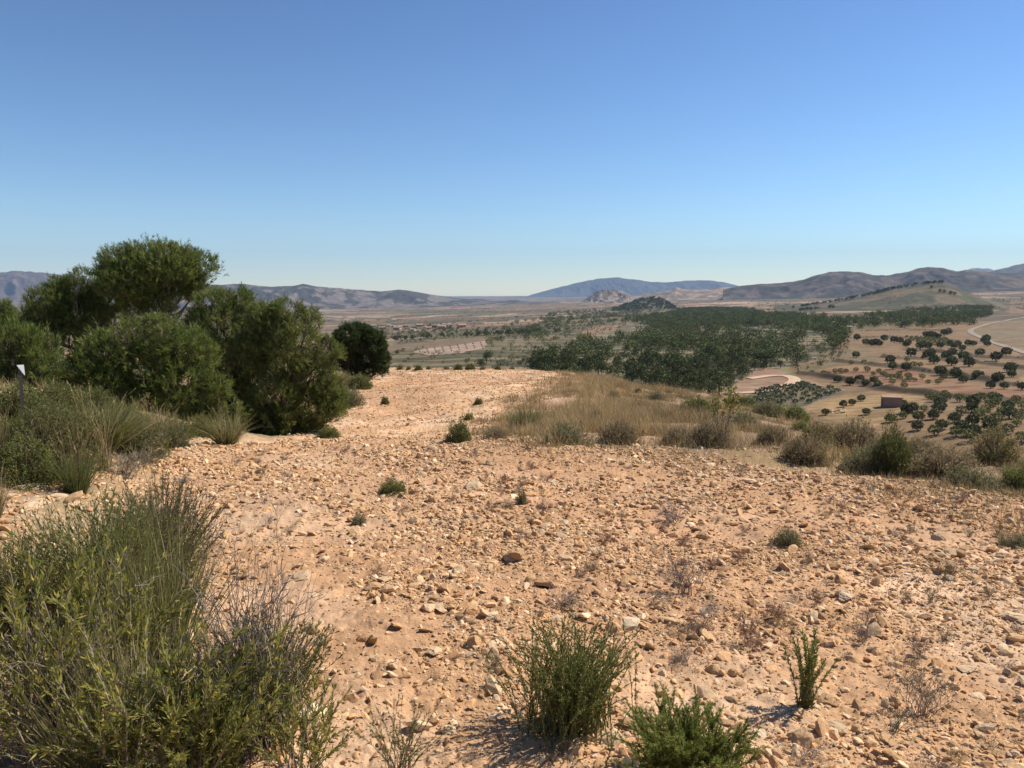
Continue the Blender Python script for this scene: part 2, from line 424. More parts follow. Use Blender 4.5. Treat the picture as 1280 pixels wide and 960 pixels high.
paint('red_soil', [(1000, 468), (1050, 458), (1130, 455), (1180, 475), (1285, 487), (1285, 500), (1170, 494), (1110, 490), (1060, 478)], (.285, .145, .075), 1, 6, (.22, .13, .065))
paint('straw_field', [(1005, 512), (1060, 492), (1090, 489), (1165, 494), (1145, 510), (1120, 530), (1095, 535), (1050, 530)], (.37, .245, .11), 1, 5, (.30, .19, .085))
paint('plantation_soil', [(928, 500), (950, 488), (1000, 476), (1062, 489), (1005, 509), (965, 510)], (.19, .155, .085), 1, 4)
paint('quarry_pad', [(922, 489), (932, 472), (945, 461), (965, 460), (985, 466), (995, 475), (975, 487)], (.36, .235, .145), 1, 3, (.25, .15, .09))
paint('strip_field', [(517, 440), (550, 433), (608, 425), (605, 435), (580, 441), (540, 444)], (.46, .325, .235), 1, 3)
paint('brown_strip', [(480, 432), (560, 425), (640, 418), (608, 425), (520, 436), (480, 441)], (.24, .17, .10), 1, 5)
paint('road_bank', [(1212, 416), (1262, 401), (1285, 400), (1285, 440), (1240, 428)], (.27, .18, .10), 1, 8, (.16, .13, .07))
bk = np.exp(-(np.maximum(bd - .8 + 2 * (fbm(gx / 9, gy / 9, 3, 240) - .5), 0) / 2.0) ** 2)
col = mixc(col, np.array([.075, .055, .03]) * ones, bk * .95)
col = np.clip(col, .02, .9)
mb = MB()
i = np.arange(nr - 1)[:, None] * na; j = np.arange(na)[None, :]
q = np.stack([i + j, i + na + j, i + na + (j + 1) % na, i + (j + 1) % na], -1).reshape(-1, 4)
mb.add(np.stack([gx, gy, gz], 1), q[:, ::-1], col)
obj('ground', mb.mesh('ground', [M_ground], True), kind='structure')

# ------------------------------------------------------------------ mountains and hills
def ridge(name, pts, D, W, colors, gully=.35, seed=0, back=1.0, lift=0, base=None, nu=460, nv=100):
    pts = np.array(pts, float)
    t = np.linspace(pts[0, 0], pts[-1, 0], nu)
    k = np.interp(t, pts[:, 0], pts[:, 1])
    sm = np.exp(-np.linspace(-2, 2, 5) ** 2); sm /= sm.sum()
    k = np.convolve(np.pad(k, 2, 'edge'), sm, 'valid')
    a = np.array([az_of(p) for p in t])
    top = np.array([z_at(p, q_, D) for p, q_ in zip(t, k)])
    v = np.linspace(-1, back, nv)
    Av, Vv = np.meshgrid(a, v, indexing='ij')
    rr = D + Vv * W
    X, Y = rr * np.sin(Av), rr * np.cos(Av)
    g = H(X, Y) - lift
    Tp = np.repeat(top[:, None], nv, 1)
    s = 1 - np.abs(Vv)
    sc = max(W * .35, 1)
    U, Q_ = D * Av, Vv * W
    n = np.clip(np.abs(fbm(U / sc, Q_ / (sc * 1.7), 5, seed) - .5) * 5, 0, 1)
    s01 = np.clip(s, 0, 1); prof = .5 * s01 ** 1.15 + .5 * (1 - (1 - s01) ** 1.8)
    hgt = np.maximum(Tp - g, 2)
    z = g + hgt * np.clip(prof - gully * n * (s * (1 - s)) * 4 * .5, -.02, 1.0)
    z = z + hgt * .06 * (fbm(U / (sc * .14), Q_ / (sc * .2), 4, seed + 9) - .5) * np.clip(s * 4, 0, 1)
    z = np.where(s < .02, g - 3, z)
    cA, cB, thr = colors
    m = sstep(thr - .07, thr + .07, fbm(U / (sc * .3), Q_ / (sc * .4), 5, seed + 4) + .15 * (n - .4))
    cc = np.array(cA) * (1 - m[..., None]) + np.array(cB) * m[..., None]
    cc = cc * (.75 + .5 * fbm(U / (sc * .08), Q_ / (sc * .12), 3, seed + 6))[..., None]
    mb = MB()
    i = np.arange(nu - 1)[:, None] * nv; j = np.arange(nv - 1)[None, :]
    q = np.stack([i + j, i + j + 1, i + nv + j + 1, i + nv + j], -1).reshape(-1, 4)
    mb.add(np.stack([X, Y, z], -1).reshape(-1, 3), q[:, ::-1], cc.reshape(-1, 3))
    return obj(name, mb.mesh(name, [M_rock], True), kind='structure')
SCR, PALE = (.05, .047, .032), (.16, .13, .105)
ridge('mountains', [(-500, 350), (-150, 345), (0, 341), (35, 338), (70, 341), (100, 346), (140, 350), (250, 362), (330, 372)], 9000, 1000, ((.075, .058, .047), (.12, .095, .08), .55), .6, 301)
ridge('mountains', [(180, 372), (230, 362), (270, 356), (305, 354), (340, 358), (370, 357.5), (383, 355), (400, 357.5), (440, 361), (478, 364), (500, 362), (515, 363.5), (540, 368), (575, 373), (610, 374), (655, 375.5), (700, 378)], 5900, 800, (SCR, PALE, .56), .55, 311)
ridge('mountains', [(630, 379), (648, 374), (665, 368), (690, 361), (720, 353.5), (745, 348.5), (770, 346.5), (790, 349), (810, 352), (830, 353), (855, 350.5), (880, 350), (903, 353), (918, 357), (945, 364)], 14500, 1000, ((.045, .048, .04), (.08, .075, .06), .62), .4, 321)
ridge('hills', [(700, 384), (735, 378), (780, 371), (810, 367), (835, 362.5), (842, 358.5), (852, 361), (870, 362), (885, 361), (902, 358.5), (925, 361), (970, 367), (1000, 372)], 5600, 600, ((.15, .115, .075), (.28, .2, .13), .55), .4, 331)
ridge('rocky_outcrop', [(716, 381), (728, 376), (738, 368), (746, 363), (756, 361), (766, 361.5), (776, 364), (790, 371), (806, 377)], 4400, 260, ((.12, .095, .07), (.26, .21, .16), .54), .9, 341)
ridge('hills', [(900, 362), (920, 357), (960, 354), (985, 352), (1000, 349), (1010, 345), (1030, 340), (1050, 338.5), (1070, 340), (1085, 344), (1100, 344), (1125, 340), (1140, 335), (1155, 333), (1170, 335), (1187, 339), (1200, 337.5), (1215, 339), (1240, 341), (1290, 343), (1400, 338), (1700, 345)], 4500, 700, ((.042, .038, .031), (.105, .08, .058), .58), .6, 351)
ridge('mountains', [(1190, 352), (1215, 343), (1235, 337), (1260, 331), (1280, 327), (1320, 320), (1450, 325), (1700, 335)], 9500, 900, ((.07, .065, .045), (.12, .1, .07), .58), .4, 361)
ridge('mountains', [(1170, 346), (1195, 338), (1207, 335), (1225, 335.5), (1245, 342)], 15000, 900, ((.11, .11, .08), (.2, .18, .14), .6), .2, 371)
HILL_TOP = [(965, 388), (990, 384), (1015, 380), (1040, 376), (1080, 368), (1110, 360.5), (1140, 356), (1160, 353.5), (1175, 354.5), (1190, 360), (1220, 372), (1255, 383)]
ridge('hills', HILL_TOP, 1750, 420, ((.06, .06, .028), (.125, .092, .05), .57), .2, 381)
KNOLL = [(755, 390), (768, 386), (785, 379), (800, 374), (815, 372), (826, 374), (838, 382), (845, 386)]
ridge('hills', KNOLL, 2250, 260, ((.09, .085, .045), (.16, .13, .08), .6), .15, 391)

# ------------------------------------------------------------------ roads
def strip(name, pts, w, color, m, up=.25, sub=14):
    W = np.array([cast(a, b)[:2] for a, b in pts])
    t = np.linspace(0, len(W) - 1, (len(W) - 1) * sub + 1)
    x, y = np.interp(t, range(len(W)), W[:, 0]), np.interp(t, range(len(W)), W[:, 1])
    k = np.ones(sub) / sub
    x = np.concatenate([x[:1], np.convolve(np.pad(x, (sub // 2, sub - 1 - sub // 2), 'edge'), k, 'valid')[1:-1], x[-1:]])
    y = np.concatenate([y[:1], np.convolve(np.pad(y, (sub // 2, sub - 1 - sub // 2), 'edge'), k, 'valid')[1:-1], y[-1:]])
    d = unit(np.stack([np.gradient(x), np.gradient(y)], 1)); nrm = np.stack([-d[:, 1], d[:, 0]], 1)
    V = []
    for s in (-1, -.5, 0, .5, 1):
        X, Y = x + nrm[:, 0] * w / 2 * s, y + nrm[:, 1] * w / 2 * s
        V.append(np.stack([X, Y, H(X, Y) + up - .12 * abs(s)], 1))
    V = np.stack(V, 1); n = len(x)
    i = np.arange(n - 1)[:, None] * 5; j = np.arange(4)[None, :]
    q = np.stack([i + j, i + j + 1, i + 5 + j + 1, i + 5 + j], -1).reshape(-1, 4)
    mb = MB(); mb.add(V.reshape(-1, 3), q[:, ::-1], color)
    obj(name, mb.mesh(name, [m], True), kind='structure')
strip('road', [(1300, 447), (1275, 440), (1245, 430), (1224, 421), (1212, 416), (1214, 411.5), (1235, 405), (1262, 399.5), (1290, 395)], 3.6, (.27, .215, .16), M_tar, .35)
strip('dirt_track', [(905, 493), (930, 491.5), (955, 490), (978, 485), (992, 478.5), (994, 473.5), (982, 469.5), (960, 470), (935, 474)], 3.6, (.50, .36, .235), M_tar, .3)

# ------------------------------------------------------------------ stones
def ico(sub):
    t = (1 + 5 ** .5) / 2
    V = [(-1, t, 0), (1, t, 0), (-1, -t, 0), (1, -t, 0), (0, -1, t), (0, 1, t), (0, -1, -t), (0, 1, -t), (t, 0, -1), (t, 0, 1), (-t, 0, -1), (-t, 0, 1)]
    Fc = [(0, 11, 5), (0, 5, 1), (0, 1, 7), (0, 7, 10), (0, 10, 11), (1, 5, 9), (5, 11, 4), (11, 10, 2), (10, 7, 6), (7, 1, 8), (3, 9, 4), (3, 4, 2), (3, 2, 6), (3, 6, 8), (3, 8, 9), (4, 9, 5), (2, 4, 11), (6, 2, 10), (8, 6, 7), (9, 8, 1)]
    V = [np.array(v, float) / np.linalg.norm(v) for v in V]
    for _ in range(sub):
        cache, G = {}, []
        def mid(a, b):
            k = (min(a, b), max(a, b))
            if k not in cache:
                m = V[a] + V[b]; V.append(m / np.linalg.norm(m)); cache[k] = len(V) - 1
            return cache[k]
        for a, b, c in Fc:
            x, y, z = mid(a, b), mid(b, c), mid(c, a)
            G += [(a, x, z), (b, y, x), (c, z, y), (x, y, z)]
        Fc = G
    return np.array(V), np.array(Fc)
def stone_shape(sub, k):
    V, Fc = ico(sub); r_ = np.random.default_rng(900 + k)
    V = V.copy()
    for _ in range(9):                       # cut planes give broken faces
        n = r_.normal(size=3); n /= np.linalg.norm(n); c = r_.uniform(.42, .8)
        d = V @ n - c
        V -= np.clip(d, 0, None)[:, None] * n
    V += r_.normal(size=V.shape) * (.035 if sub > 1 else .05)
    V *= np.array([1, r_.uniform(.55, .9), r_.uniform(.36, .66)])
    return V / np.abs(V[:, 0]).max(), Fc
STONE_COL = np.array([(.58, .395, .215), (.64, .455, .27), (.55, .35, .18), (.50, .31, .155), (.62, .455, .285), (.52, .385, .235), (.44, .27, .14), (.70, .54, .35), (.56, .365, .19), (.52, .33, .17), (.54, .34, .175), (.55, .345, .18)])
def scatter_stones(mb, x, y, s, shapes, sink=.36):
    n = len(x); z = H(x, y) + H_fine(x, y)
    which = rng.integers(0, len(shapes), n)
    a = rng.uniform(0, 2 * math.pi, n); tl = rng.normal(size=(n, 2)) * .3
    sq = rng.uniform(.6, 1.15, n)
    cc = pick(STONE_COL, n, .14) * np.array([1.08, 1.035, .99])
    for k, (V, Fc) in enumerate(shapes):
        m = which == k; q = m.sum()
        if not q: continue
        ca_, sa_ = np.cos(a[m])[:, None], np.sin(a[m])[:, None]
        X = V[None, :, 0] * np.ones((q, 1)); Y = V[None, :, 1] * np.ones((q, 1)); Zz = V[None, :, 2] * sq[m][:, None]
        Zz = Zz + X * tl[m][:, :1] + Y * tl[m][:, 1:]
        W = np.stack([X * ca_ - Y * sa_, X * sa_ + Y * ca_, Zz], -1) * s[m][:, None, None]
        W += np.stack([x[m], y[m], z[m] + s[m] * sq[m] * (.5 - sink) * .6], -1)[:, None]
        nf = len(V)
        mb.add(W.reshape(-1, 3), (Fc[None] + (np.arange(q) * nf)[:, None, None]).reshape(-1, 3), np.repeat(cc[m], nf, 0))
SH0 = [stone_shape(0, k) for k in range(8)]; SH1 = [stone_shape(1, 20 + k) for k in range(10)]
def polar(n, r0, r1, a0=-38, a1=38):
    r = np.sqrt(rng.uniform(r0 * r0, r1 * r1, n)); a = rng.uniform(R(a0), R(a1), n)
    return r * np.sin(a), r * np.cos(a)
def on_field(x, y):
    """stony ground, thin on the sandy strip beside the left shrubs"""
    d = .30 + 1.2 * sstep(.34, .66, fbm(x / .7, y / .7, 4, 501)) * (.35 + 1.0 * vnoise(x / 2.2, y / 2.2, 503))
    sandy = np.exp(-((x - left_x(y) - .75) / .5) ** 2) * (y < 7)
    d = d * (1 - .8 * sandy)
    bank = sstep(-.2, .8, beyond_edge(x, y)) * sstep(-.4, .6, x - berm_x(y))
    lb = sstep(-.2, .6, left_x(y) - x)
    return d * (1 - .93 * bank) * (1 - .6 * lb)
mb = MB()
def strew(n, r0, r1, smin, smax, shapes, pw=2.4, a0=-38, a1=38):
    x, y = polar(n, r0, r1, a0, a1)
    k = rng.uniform(size=n) < on_field(x, y); x, y = x[k], y[k]
    u = rng.uniform(size=len(x))
    s = smin * (1 - u * (1 - (smin / smax) ** pw)) ** (-1 / pw)
    scatter_stones(mb, x, y, s, shapes)
strew(110000, 2.0, 6.5, .0045, .026, SH0, 1.6)
strew(80000, 5, 14, .009, .034, SH0, 1.7)
strew(17000, 2.0, 13.5, .022, .066, SH1, 2.2)
strew(42000, 13, 50, .02, .07, SH0, 1.9, -17, 10)
obj('gravel', mb.mesh('gravel', [M_stone]), kind='stuff')

STONES = []
for k in range(10):
    V, Fc = stone_shape(2, 50 + k)
    m = MB(); m.add(V, Fc, STONE_COL[k % len(STONE_COL)]); STONES.append(m.mesh('stone', [M_stone]))
def put_stone(p, s, label, group, k=None, flat=1.0, rz=None, tilt=.2, name='stone', cat='stone'):
    k = int(rng.integers(0, 10)) if k is None else k
    o = thing(name, STONES[k], label, cat, group, loc=(p[0], p[1], p[2] + s * flat * .22), sc=(s, s, s * flat), rz=rng.uniform(0, 6.28) if rz is None else rz)
    o.rotation_euler[0] = rng.normal() * tilt; o.rotation_euler[1] = rng.normal() * tilt
    return o
SPECIAL = [  # px, py(base), half width px, label, shape, flat
 (651, 700, 17, 'grey pointed slab tilted up in the middle of the field', 2, 1.1),
 (592, 612, 13, 'grey weathered stone on the far part of the near field, before the broom bush', 5, .8),
 (838, 778, 20, 'pale flat slab lying behind the upright rosemary bush', 0, .45),
 (789, 784, 15, 'chunky cream stone just right behind the rosemary bush', 7, .8),
 (680, 733, 18, 'rounded buff boulder with a flat top in the clump of stones behind the rosemary', 3, .9),
 (936, 604, 11, 'buff stone alone at the upper right rim of the field', 1, .8),
 (1193, 692, 15, 'brick red blocky stone on the right of the field', 6, .7),
 (1266, 774, 20, 'large whitish slab by the right border of the picture', 4, .5),
 (1041, 880, 15, 'buff stone leaning against the foot of the narrow green sprig', 2, .9),
 (998, 895, 11, 'egg shaped buff stone left of the foot of the narrow green sprig', 8, 1.0),
 (394, 788, 15, 'buff stone on the sandy strip beside the grey twigs', 8, .8),
 (543, 818, 14, 'cream stone lit on top, alone left of the rosemary bush', 1, .8),
 (375, 722, 14, 'dark grey flat stone right of the sandy strip', 5, .6),
 (302, 712, 13, 'pinkish lump of stone beside the left shrub mass', 6, 1.0),
 (692, 642, 9, 'small upright brown stone at the back of the near field', 3, 1.1),
 (893, 838, 11, 'round stone, biggest of the little heap right of the rosemary bush', 8, 1.0),
 (915, 842, 9, 'round stone, right one of the little heap beyond the bright green shrub', 8, .9),
 (867, 890, 9, 'pointed buff stone behind the bright green shrub', 9, 1.0),
 (948, 920, 10, 'buff stone right of the bright green shrub', 7, .9),
 (1050, 906, 10, 'small pale slab below the foot of the narrow green sprig', 0, .6),
 (910, 905, 10, 'brownish stone between the bright green shrub and the narrow sprig', 3, .9),
 (740, 690, 10, 'grey buff stone half buried right of the tilted grey slab', 4, .8),
 (1115, 834, 15, 'broad pale ledge of rock among the dry tufts on the right', 0, .5),
 (1210, 838, 15, 'white topped slab right of the dry tufts', 4, .5),
]
for px, py, w, lab, k, fl in SPECIAL:
    p = cast(px, py); put_stone(p, px_m(p, w), lab, 'larger stones on the field', k, fl)
for px, py, w, lab, k in [(103, 574, 17, 'pale boulder lying among the shrubs of the left bank', 3), (47, 612, 13, 'cream rock, upper one of the row of rocks on the left bank', 7), (44, 634, 20, 'broad grey rock, lowest of the row of rocks on the left bank', 4), (72, 624, 13, 'buff rock in the middle of the row of rocks on the left bank', 1), (90, 628, 15, 'buff rock at the right end of the row of rocks on the left bank', 2), (27, 612, 8, 'small bluish white rock at the left end of the row of rocks', 5), (200, 535, 16, 'buff rock at the foot of the pines by the field corner', 9), (236, 556, 9, 'whitish rock where the field meets the bank grass', 4), (172, 573, 8, 'pale rock standing up at the border of the field and the left bank', 6), (216, 800, 15, 'pale flat rock showing through the shrub mass', 0), (80, 803, 13, 'pale rock showing between the yellow tipped stems', 0), (390, 900, 20, 'pale boulder behind the lower right end of the shrub mass', 7), (448, 464, 8, 'white rock on the bank under the dark round pine', 4), (456, 471, 7, 'white rock on the bank beside the dark round pine', 7), (396, 535, 9, 'pale rock under the rightmost pine of the clump', 1)]:
    p = cast(px, py); put_stone(p, px_m(p, w), lab, 'rocks on the left bank', k, .75, name='rock', cat='rock')
n = 0
while n < 225:
    x, y = polar(1, 2.3, 12.3); x, y = x[0], y[0]
    if rng.uniform() > on_field(np.array([x]), np.array([y]))[0]: continue
    rr_ = math.hypot(x, y); s = rng.uniform(.03, .052) * (1 + .6 * (rng.uniform() < .15)) * (.75 + .05 * rr_)
    put_stone((x, y, float(H(x, y) + H_fine(np.array(x), np.array(y)))), s, 'pale angular fist sized stone lying loose among the gravel of the near field', 'loose stones strewn over the near field', flat=rng.uniform(.6, 1)); n += 1

# ------------------------------------------------------------------ plants
def paths(n, h, w, k=6, p=1.5, core=.08, wob=.03, up=1.0, hv=.3):
    a = rng.uniform(0, 2 * math.pi, n); lean = np.sqrt(rng.uniform(0, 1, n))
    t = np.linspace(0, 1, k)[None, :]
    hh = h * (1 - hv * rng.uniform(0, 1, n)) * (1 - .45 * lean ** 2 * (1 - up * .5))
    ou = w / 2 * lean
    b = rng.normal(size=(n, 2)) * core * w
    x = b[:, :1] + np.cos(a)[:, None] * ou[:, None] * t ** p
    y = b[:, 1:] + np.sin(a)[:, None] * ou[:, None] * t ** p
    z = hh[:, None] * t ** (1 / (1 + .25 * lean[:, None]))
    Pt = np.stack([x, y, z], -1)
    Pt[:, 1:] += np.cumsum(rng.normal(size=(n, k - 1, 3)), 1) * wob * h / k
    return Pt
def on_path(Pt, m, t0=0.0, t1=1.0):
    n, k, _ = Pt.shape
    t = rng.uniform(t0, t1, (n, m)) * (k - 1)
    i = np.clip(t.astype(int), 0, k - 2); f = (t - i)[..., None]
    ii = np.arange(n)[:, None]
    A, B = Pt[ii, i], Pt[ii, i + 1]
    return (A + (B - A) * f).reshape(-1, 3), unit(B - A).reshape(-1, 3)
def side_dirs(T, ang):
    s = unit(np.cross(T, rdir(len(T))))
    return unit(T * np.cos(ang)[:, None] + s * np.sin(ang)[:, None])
def branch(Pt, m, L, ang, k=5, t0=.3, t1=1, grav=0.0, wob=.05):
    B, T = on_path(Pt, m, t0, t1)
    D = side_dirs(T, np.full(len(T), ang) * rng.uniform(.6, 1.3, len(T)))
    D[:, 2] += grav; D = unit(D)
    l = L * rng.uniform(.5, 1.1, len(B))
    t = np.linspace(0, 1, k)
    Q = B[:, None] + D[:, None] * (l[:, None] * t)[..., None]
    Q[:, 1:] += np.cumsum(rng.normal(size=(len(B), k - 1, 3)), 1) * wob * L / k
    return Q
def taper(Pt, r0, r1): return np.broadcast_to(np.linspace(r0, r1, Pt.shape[1]), Pt.shape[:2])

ROSE = [(.15, .165, .048), (.19, .195, .06), (.12, .14, .042), (.235, .22, .08)]
LIME = [(.19, .23, .048), (.235, .26, .06), (.15, .19, .04), (.27, .265, .07)]
YTIP = [(.24, .25, .045), (.30, .285, .055), (.46, .38, .08), (.16, .18, .042), (.20, .21, .055), (.33, .31, .07)]
GREYG = [(.20, .19, .10), (.25, .22, .13), (.16, .155, .075), (.29, .245, .15)]
BROWN = [(.27, .20, .11), (.33, .25, .14), (.21, .16, .085), (.19, .17, .08)]
STRAW = [(.46, .34, .165), (.40, .285, .14), (.52, .41, .22), (.33, .235, .12), (.30, .24, .10)]
ESP = [(.19, .185, .065), (.24, .22, .09), (.15, .155, .05), (.33, .28, .14)]
GREYT = [(.25, .2, .165), (.33, .27, .22), (.19, .155, .125)]
REDD = [(.25, .13, .1), (.19, .11, .085), (.3, .2, .14)]
def leafy(h, w, n, m, L, W, pal, twig=(.17, .12, .08), p=1.5, ang=.5, t0=.25, up=1.0, side=0, rad=.0025, core=.08, hv=.3, matl=None, droop=0.0):
    Pt = paths(n, h, w, p=p, up=up, core=core, hv=hv)
    st = MB(); tubes(st, Pt, taper(Pt, rad, rad * .4), np.array(twig))
    lf = MB()
    if side:
        Q = branch(Pt, side, h * .28, .5, t0=.35, grav=.25)
        tubes(st, Q, taper(Q, rad * .6, rad * .3), np.array(twig))
        B, T = on_path(Q, m); B2, T2 = on_path(Pt, m, max(t0, .5)); B = np.concatenate([B, B2]); T = np.concatenate([T, T2])
    else: B, T = on_path(Pt, m, t0)
    D = side_dirs(T, np.abs(rng.normal(ang, .25, len(T))))
    kites(lf, B, D, L * rng.uniform(.6, 1.2, len(B)), W * rng.uniform(.7, 1.2, len(B)), pick(pal, len(B)), droop=droop)
    return [('stems', st.mesh('stems', [M_twig])), ('foliage', lf.mesh('foliage', [matl or M_leaf]))]
def cushion(h, w, n, per, L, W, pal, twig=(.17, .12, .08), up=.6, lob=.8, ang=.7, seed=0):
    D = rdir(n * 2); D = D[D[:, 2] > -.15][:n]; n = len(D)
    b = .50 + lob * fbm(D[:, 0] * 2.4 + seed, D[:, 1] * 2.4 + D[:, 2] * 1.5 - seed, 3, 860 + seed)
    S = D * (b * rng.uniform(.2, 1, n) ** .35)[:, None] * np.array([w / 2, w / 2, h * .95]); S[:, 2] = np.abs(S[:, 2]) + .02 * h
    ax = unit(D * .7 + np.array([0, 0, up]) + rng.normal(size=(n, 3)) * .35)
    lf, st = MB(), MB()
    B = np.repeat(S, per, 0) + np.repeat(ax, per, 0) * rng.uniform(-1.2, 1.6, (n * per, 1)) * L
    m = n * per
    kites(lf, B, side_dirs(np.repeat(ax, per, 0), np.abs(rng.normal(ang, .3, m))), L * rng.uniform(.6, 1.2, m), W, np.repeat(pick(pal, n, .15), per, 0) * (1 + .1 * rng.normal(size=(m, 1)).clip(-2, 2)))
    Q = S[::4]; t = np.array([.0, .5, 1.0])[None, :, None]
    Pt = Q[:, None] * t + np.array([0, 0, .12 * h]) * (t * (1 - t) * 2)
    tubes(st, Pt, taper(Pt, .006 * w / .8, .002), pick([twig], len(Q)))
    return [('stems', st.mesh('stems', [M_twig])), ('foliage', lf.mesh('foliage', [M_leaf]))]
def twiggy(h, w, n, pal=GREYT, leaf=None, rad=.004):
    Pt = paths(n, h, w, p=1.2, wob=.35)
    a = branch(Pt, 4, h * .38, .6, grav=.15, wob=.3); b = branch(a, 3, h * .2, .7, k=4, wob=.3)
    st = MB()
    for Q, r in ((Pt, rad), (a, rad * .6), (b, rad * .4)): tubes(st, Q, taper(Q, r, r * .4), pick(pal, len(Q)))
    parts = [('stems', st.mesh('stems', [M_twig]))]
    if leaf:
        lf = MB(); B, T = on_path(b, 6); kites(lf, B, side_dirs(T, rng.uniform(.3, 1.2, len(T))), leaf[0], leaf[1], pick(leaf[2], len(B)))
        parts.append(('foliage', lf.mesh('foliage', [M_leaf])))
    return parts
def tuft(h, w, n, pal=ESP, W=.004, plumes=0, bend=.5):
    mb = MB()
    a = rng.uniform(0, 2 * math.pi, n); ln = rng.uniform(0, 1, n) ** .7
    B = np.stack([np.cos(a), np.sin(a), 0 * a], 1) * (w * .12 * np.sqrt(rng.uniform(0, 1, n)))[:, None]
    D = unit(np.stack([np.cos(a) * ln * w * .5 / h, np.sin(a) * ln * w * .5 / h, np.ones(n)], 1) + rng.normal(size=(n, 3)) * .12)
    blades(mb, B, D, h * rng.uniform(.55, 1.1, n), np.full(n, W), bend * rng.uniform(.1, 1, n), pick(pal, n))
    parts = [('blades', mb.mesh('blades', [M_leaf]))]
    if plumes:
        Pt = paths(plumes, h * 1.5, w * .9, k=5, p=1.4)
        m2 = MB(); tubes(m2, Pt, taper(Pt, .0022, .0012), pick(STRAW, plumes))
        B, T = on_path(Pt, 14, .78); kites(m2, B, side_dirs(T, np.full(len(T), .35)), .03, .006, pick(STRAW, len(B)))
        parts.append(('seed_stalks', m2.mesh('seed_stalks', [M_straw])))
    return parts
def place(name, proto, size, px, py, wpx, hpx, label, cat, group=None, rz=None):
    """proto was built 'size' = (height, width) metres; scaled to the photo's size where it stands"""
    p = cast(px, py); w, h = px_m(p, wpx), px_m(p, hpx)
    s = (w / size[1], w / size[1], h / size[0])
    return thing(name, proto, label, cat, group, loc=(p[0], p[1], p[2] - .02), sc=s, rz=rng.uniform(0, 6.28) if rz is None else rz)

# --- foreground shrubs
place('rosemary_bush', leafy(.45, .5, 250, 110, .016, .0044, [(.17, .20, .046), (.215, .235, .06), (.135, .165, .04), (.255, .245, .08)], p=1.6, ang=.5, t0=.03, rad=.0018, core=.17, up=1.5, hv=.35, twig=(.15, .13, .06)), (.45, .5), 712, 912, 142, 128, 'dense upright rosemary bush casting a shadow, front middle of the stony field', 'shrub')
place('green_shrub', leafy(.4, .45, 60, 75, .022, .0034, LIME, p=1.3, ang=.5, side=8, rad=.003, twig=(.14, .15, .05)), (.4, .45), 852, 990, 124, 98, 'bright feathery green shrub cut off by the lower border, right of the rosemary', 'shrub')
place('green_sprig', leafy(.35, .2, 24, 120, .018, .005, ROSE[:2] + LIME[:2], p=1.3, ang=.6, t0=.02, rad=.0025), (.35, .2), 1010, 886, 56, 100, 'narrow upright green sprig with a buff stone at its foot', 'shrub')
place('dry_bush', twiggy(.22, .25, 26, GREYT, (.008, .003, GREYG), .002), (.22, .25), 1150, 893, 55, 50, 'grey dry rounded bush on the lower right of the field', 'dry bush')
place('green_sprig', leafy(.2, .16, 16, 26, .016, .003, LIME + GREYG, rad=.0015), (.2, .16), 1116, 916, 26, 34, 'little yellowish green sprig left below the grey dry bush', 'shrub')
# the shrub mass on the left
place('leafy_bush', leafy(.75, .9, 260, 80, .03, .0052, LIME + ESP[:2] + ROSE[:2], p=1.3, side=0, rad=.0025, ang=.45, t0=.1), (.75, .9), 125, 800, 190, 172, 'green needle leaved bush at the back of the shrub mass on the left', 'shrub')
place('dark_bush', leafy(.7, .7, 230, 70, .022, .005, ROSE + [(.12, .09, .07)], p=1.3, side=0, rad=.003, ang=.5, twig=(.13, .10, .08), t0=.1), (.7, .7), 205, 760, 135, 160, 'dark twiggy bush at the field side of the shrub mass, upper right of it', 'shrub')
place('leafy_bush', leafy(.6, .8, 240, 80, .026, .0055, ROSE + ESP[:2] + LIME[:1], p=1.3, t0=.1), (.6, .8), 15, 805, 150, 120, 'olive green bush at the left border behind the yellow tipped stems', 'shrub')
place('grass_tuft', tuft(.5, .5, 520, ESP + LIME[:1], .0035, 0, .5), (.5, .5), 200, 850, 150, 200, 'thin bladed green grass tuft in the middle of the shrub mass', 'grass tuft')
YL = lambda n, m: leafy(.6, .55, n + 14, m + 14, .036, .0072, YTIP, twig=(.24, .19, .15), p=1.4, ang=.45, t0=.35, rad=.004, core=.12, side=2, hv=.5)
place('yellow_tipped_shrub', YL(22, 18), (.6, .55), 128, 905, 150, 190, 'tallest yellow tipped narrow leaved shrub, centre left of the shrub mass', 'shrub')
place('yellow_tipped_shrub', YL(24, 18), (.6, .55), 40, 960, 170, 210, 'yellow tipped narrow leaved shrub at the lower left corner', 'shrub')
place('yellow_tipped_shrub', YL(24, 18), (.6, .55), 200, 1000, 190, 205, 'yellow tipped shrub at the lower border between the corner one and the grey twigs', 'shrub')
place('yellow_tipped_shrub', YL(18, 16), (.6, .55), 375, 985, 120, 130, 'low yellow tipped shrub at the lower border right of the grey twigs', 'shrub')
place('twiggy_bush', twiggy(.6, .6, 48, GREYT, None, .0036), (.6, .6), 315, 950, 130, 210, 'bare grey twiggy bush standing up from the right side of the shrub mass', 'dry bush')
place('twiggy_bush', twiggy(.6, .6, 26, GREYT, (.012, .003, BROWN), .0032), (.6, .6), 60, 940, 170, 150, 'half dead grey twiggy bush among the yellow tipped shrubs in the lower left', 'dry bush')
place('twiggy_bush', twiggy(.6, .6, 40, [(.13, .10, .085), (.18, .14, .12)], (.012, .003, ROSE), .003), (.6, .6), 222, 745, 90, 120, 'dark half bare twiggy bush at the upper right edge of the shrub mass', 'dry bush')
place('dark_bush', leafy(.5, .6, 190, 85, .022, .005, ROSE + LIME[:1], p=1.3, t0=.1), (.5, .6), 335, 925, 150, 150, 'dark green rosemary bush at the right tip of the shrub mass', 'shrub')
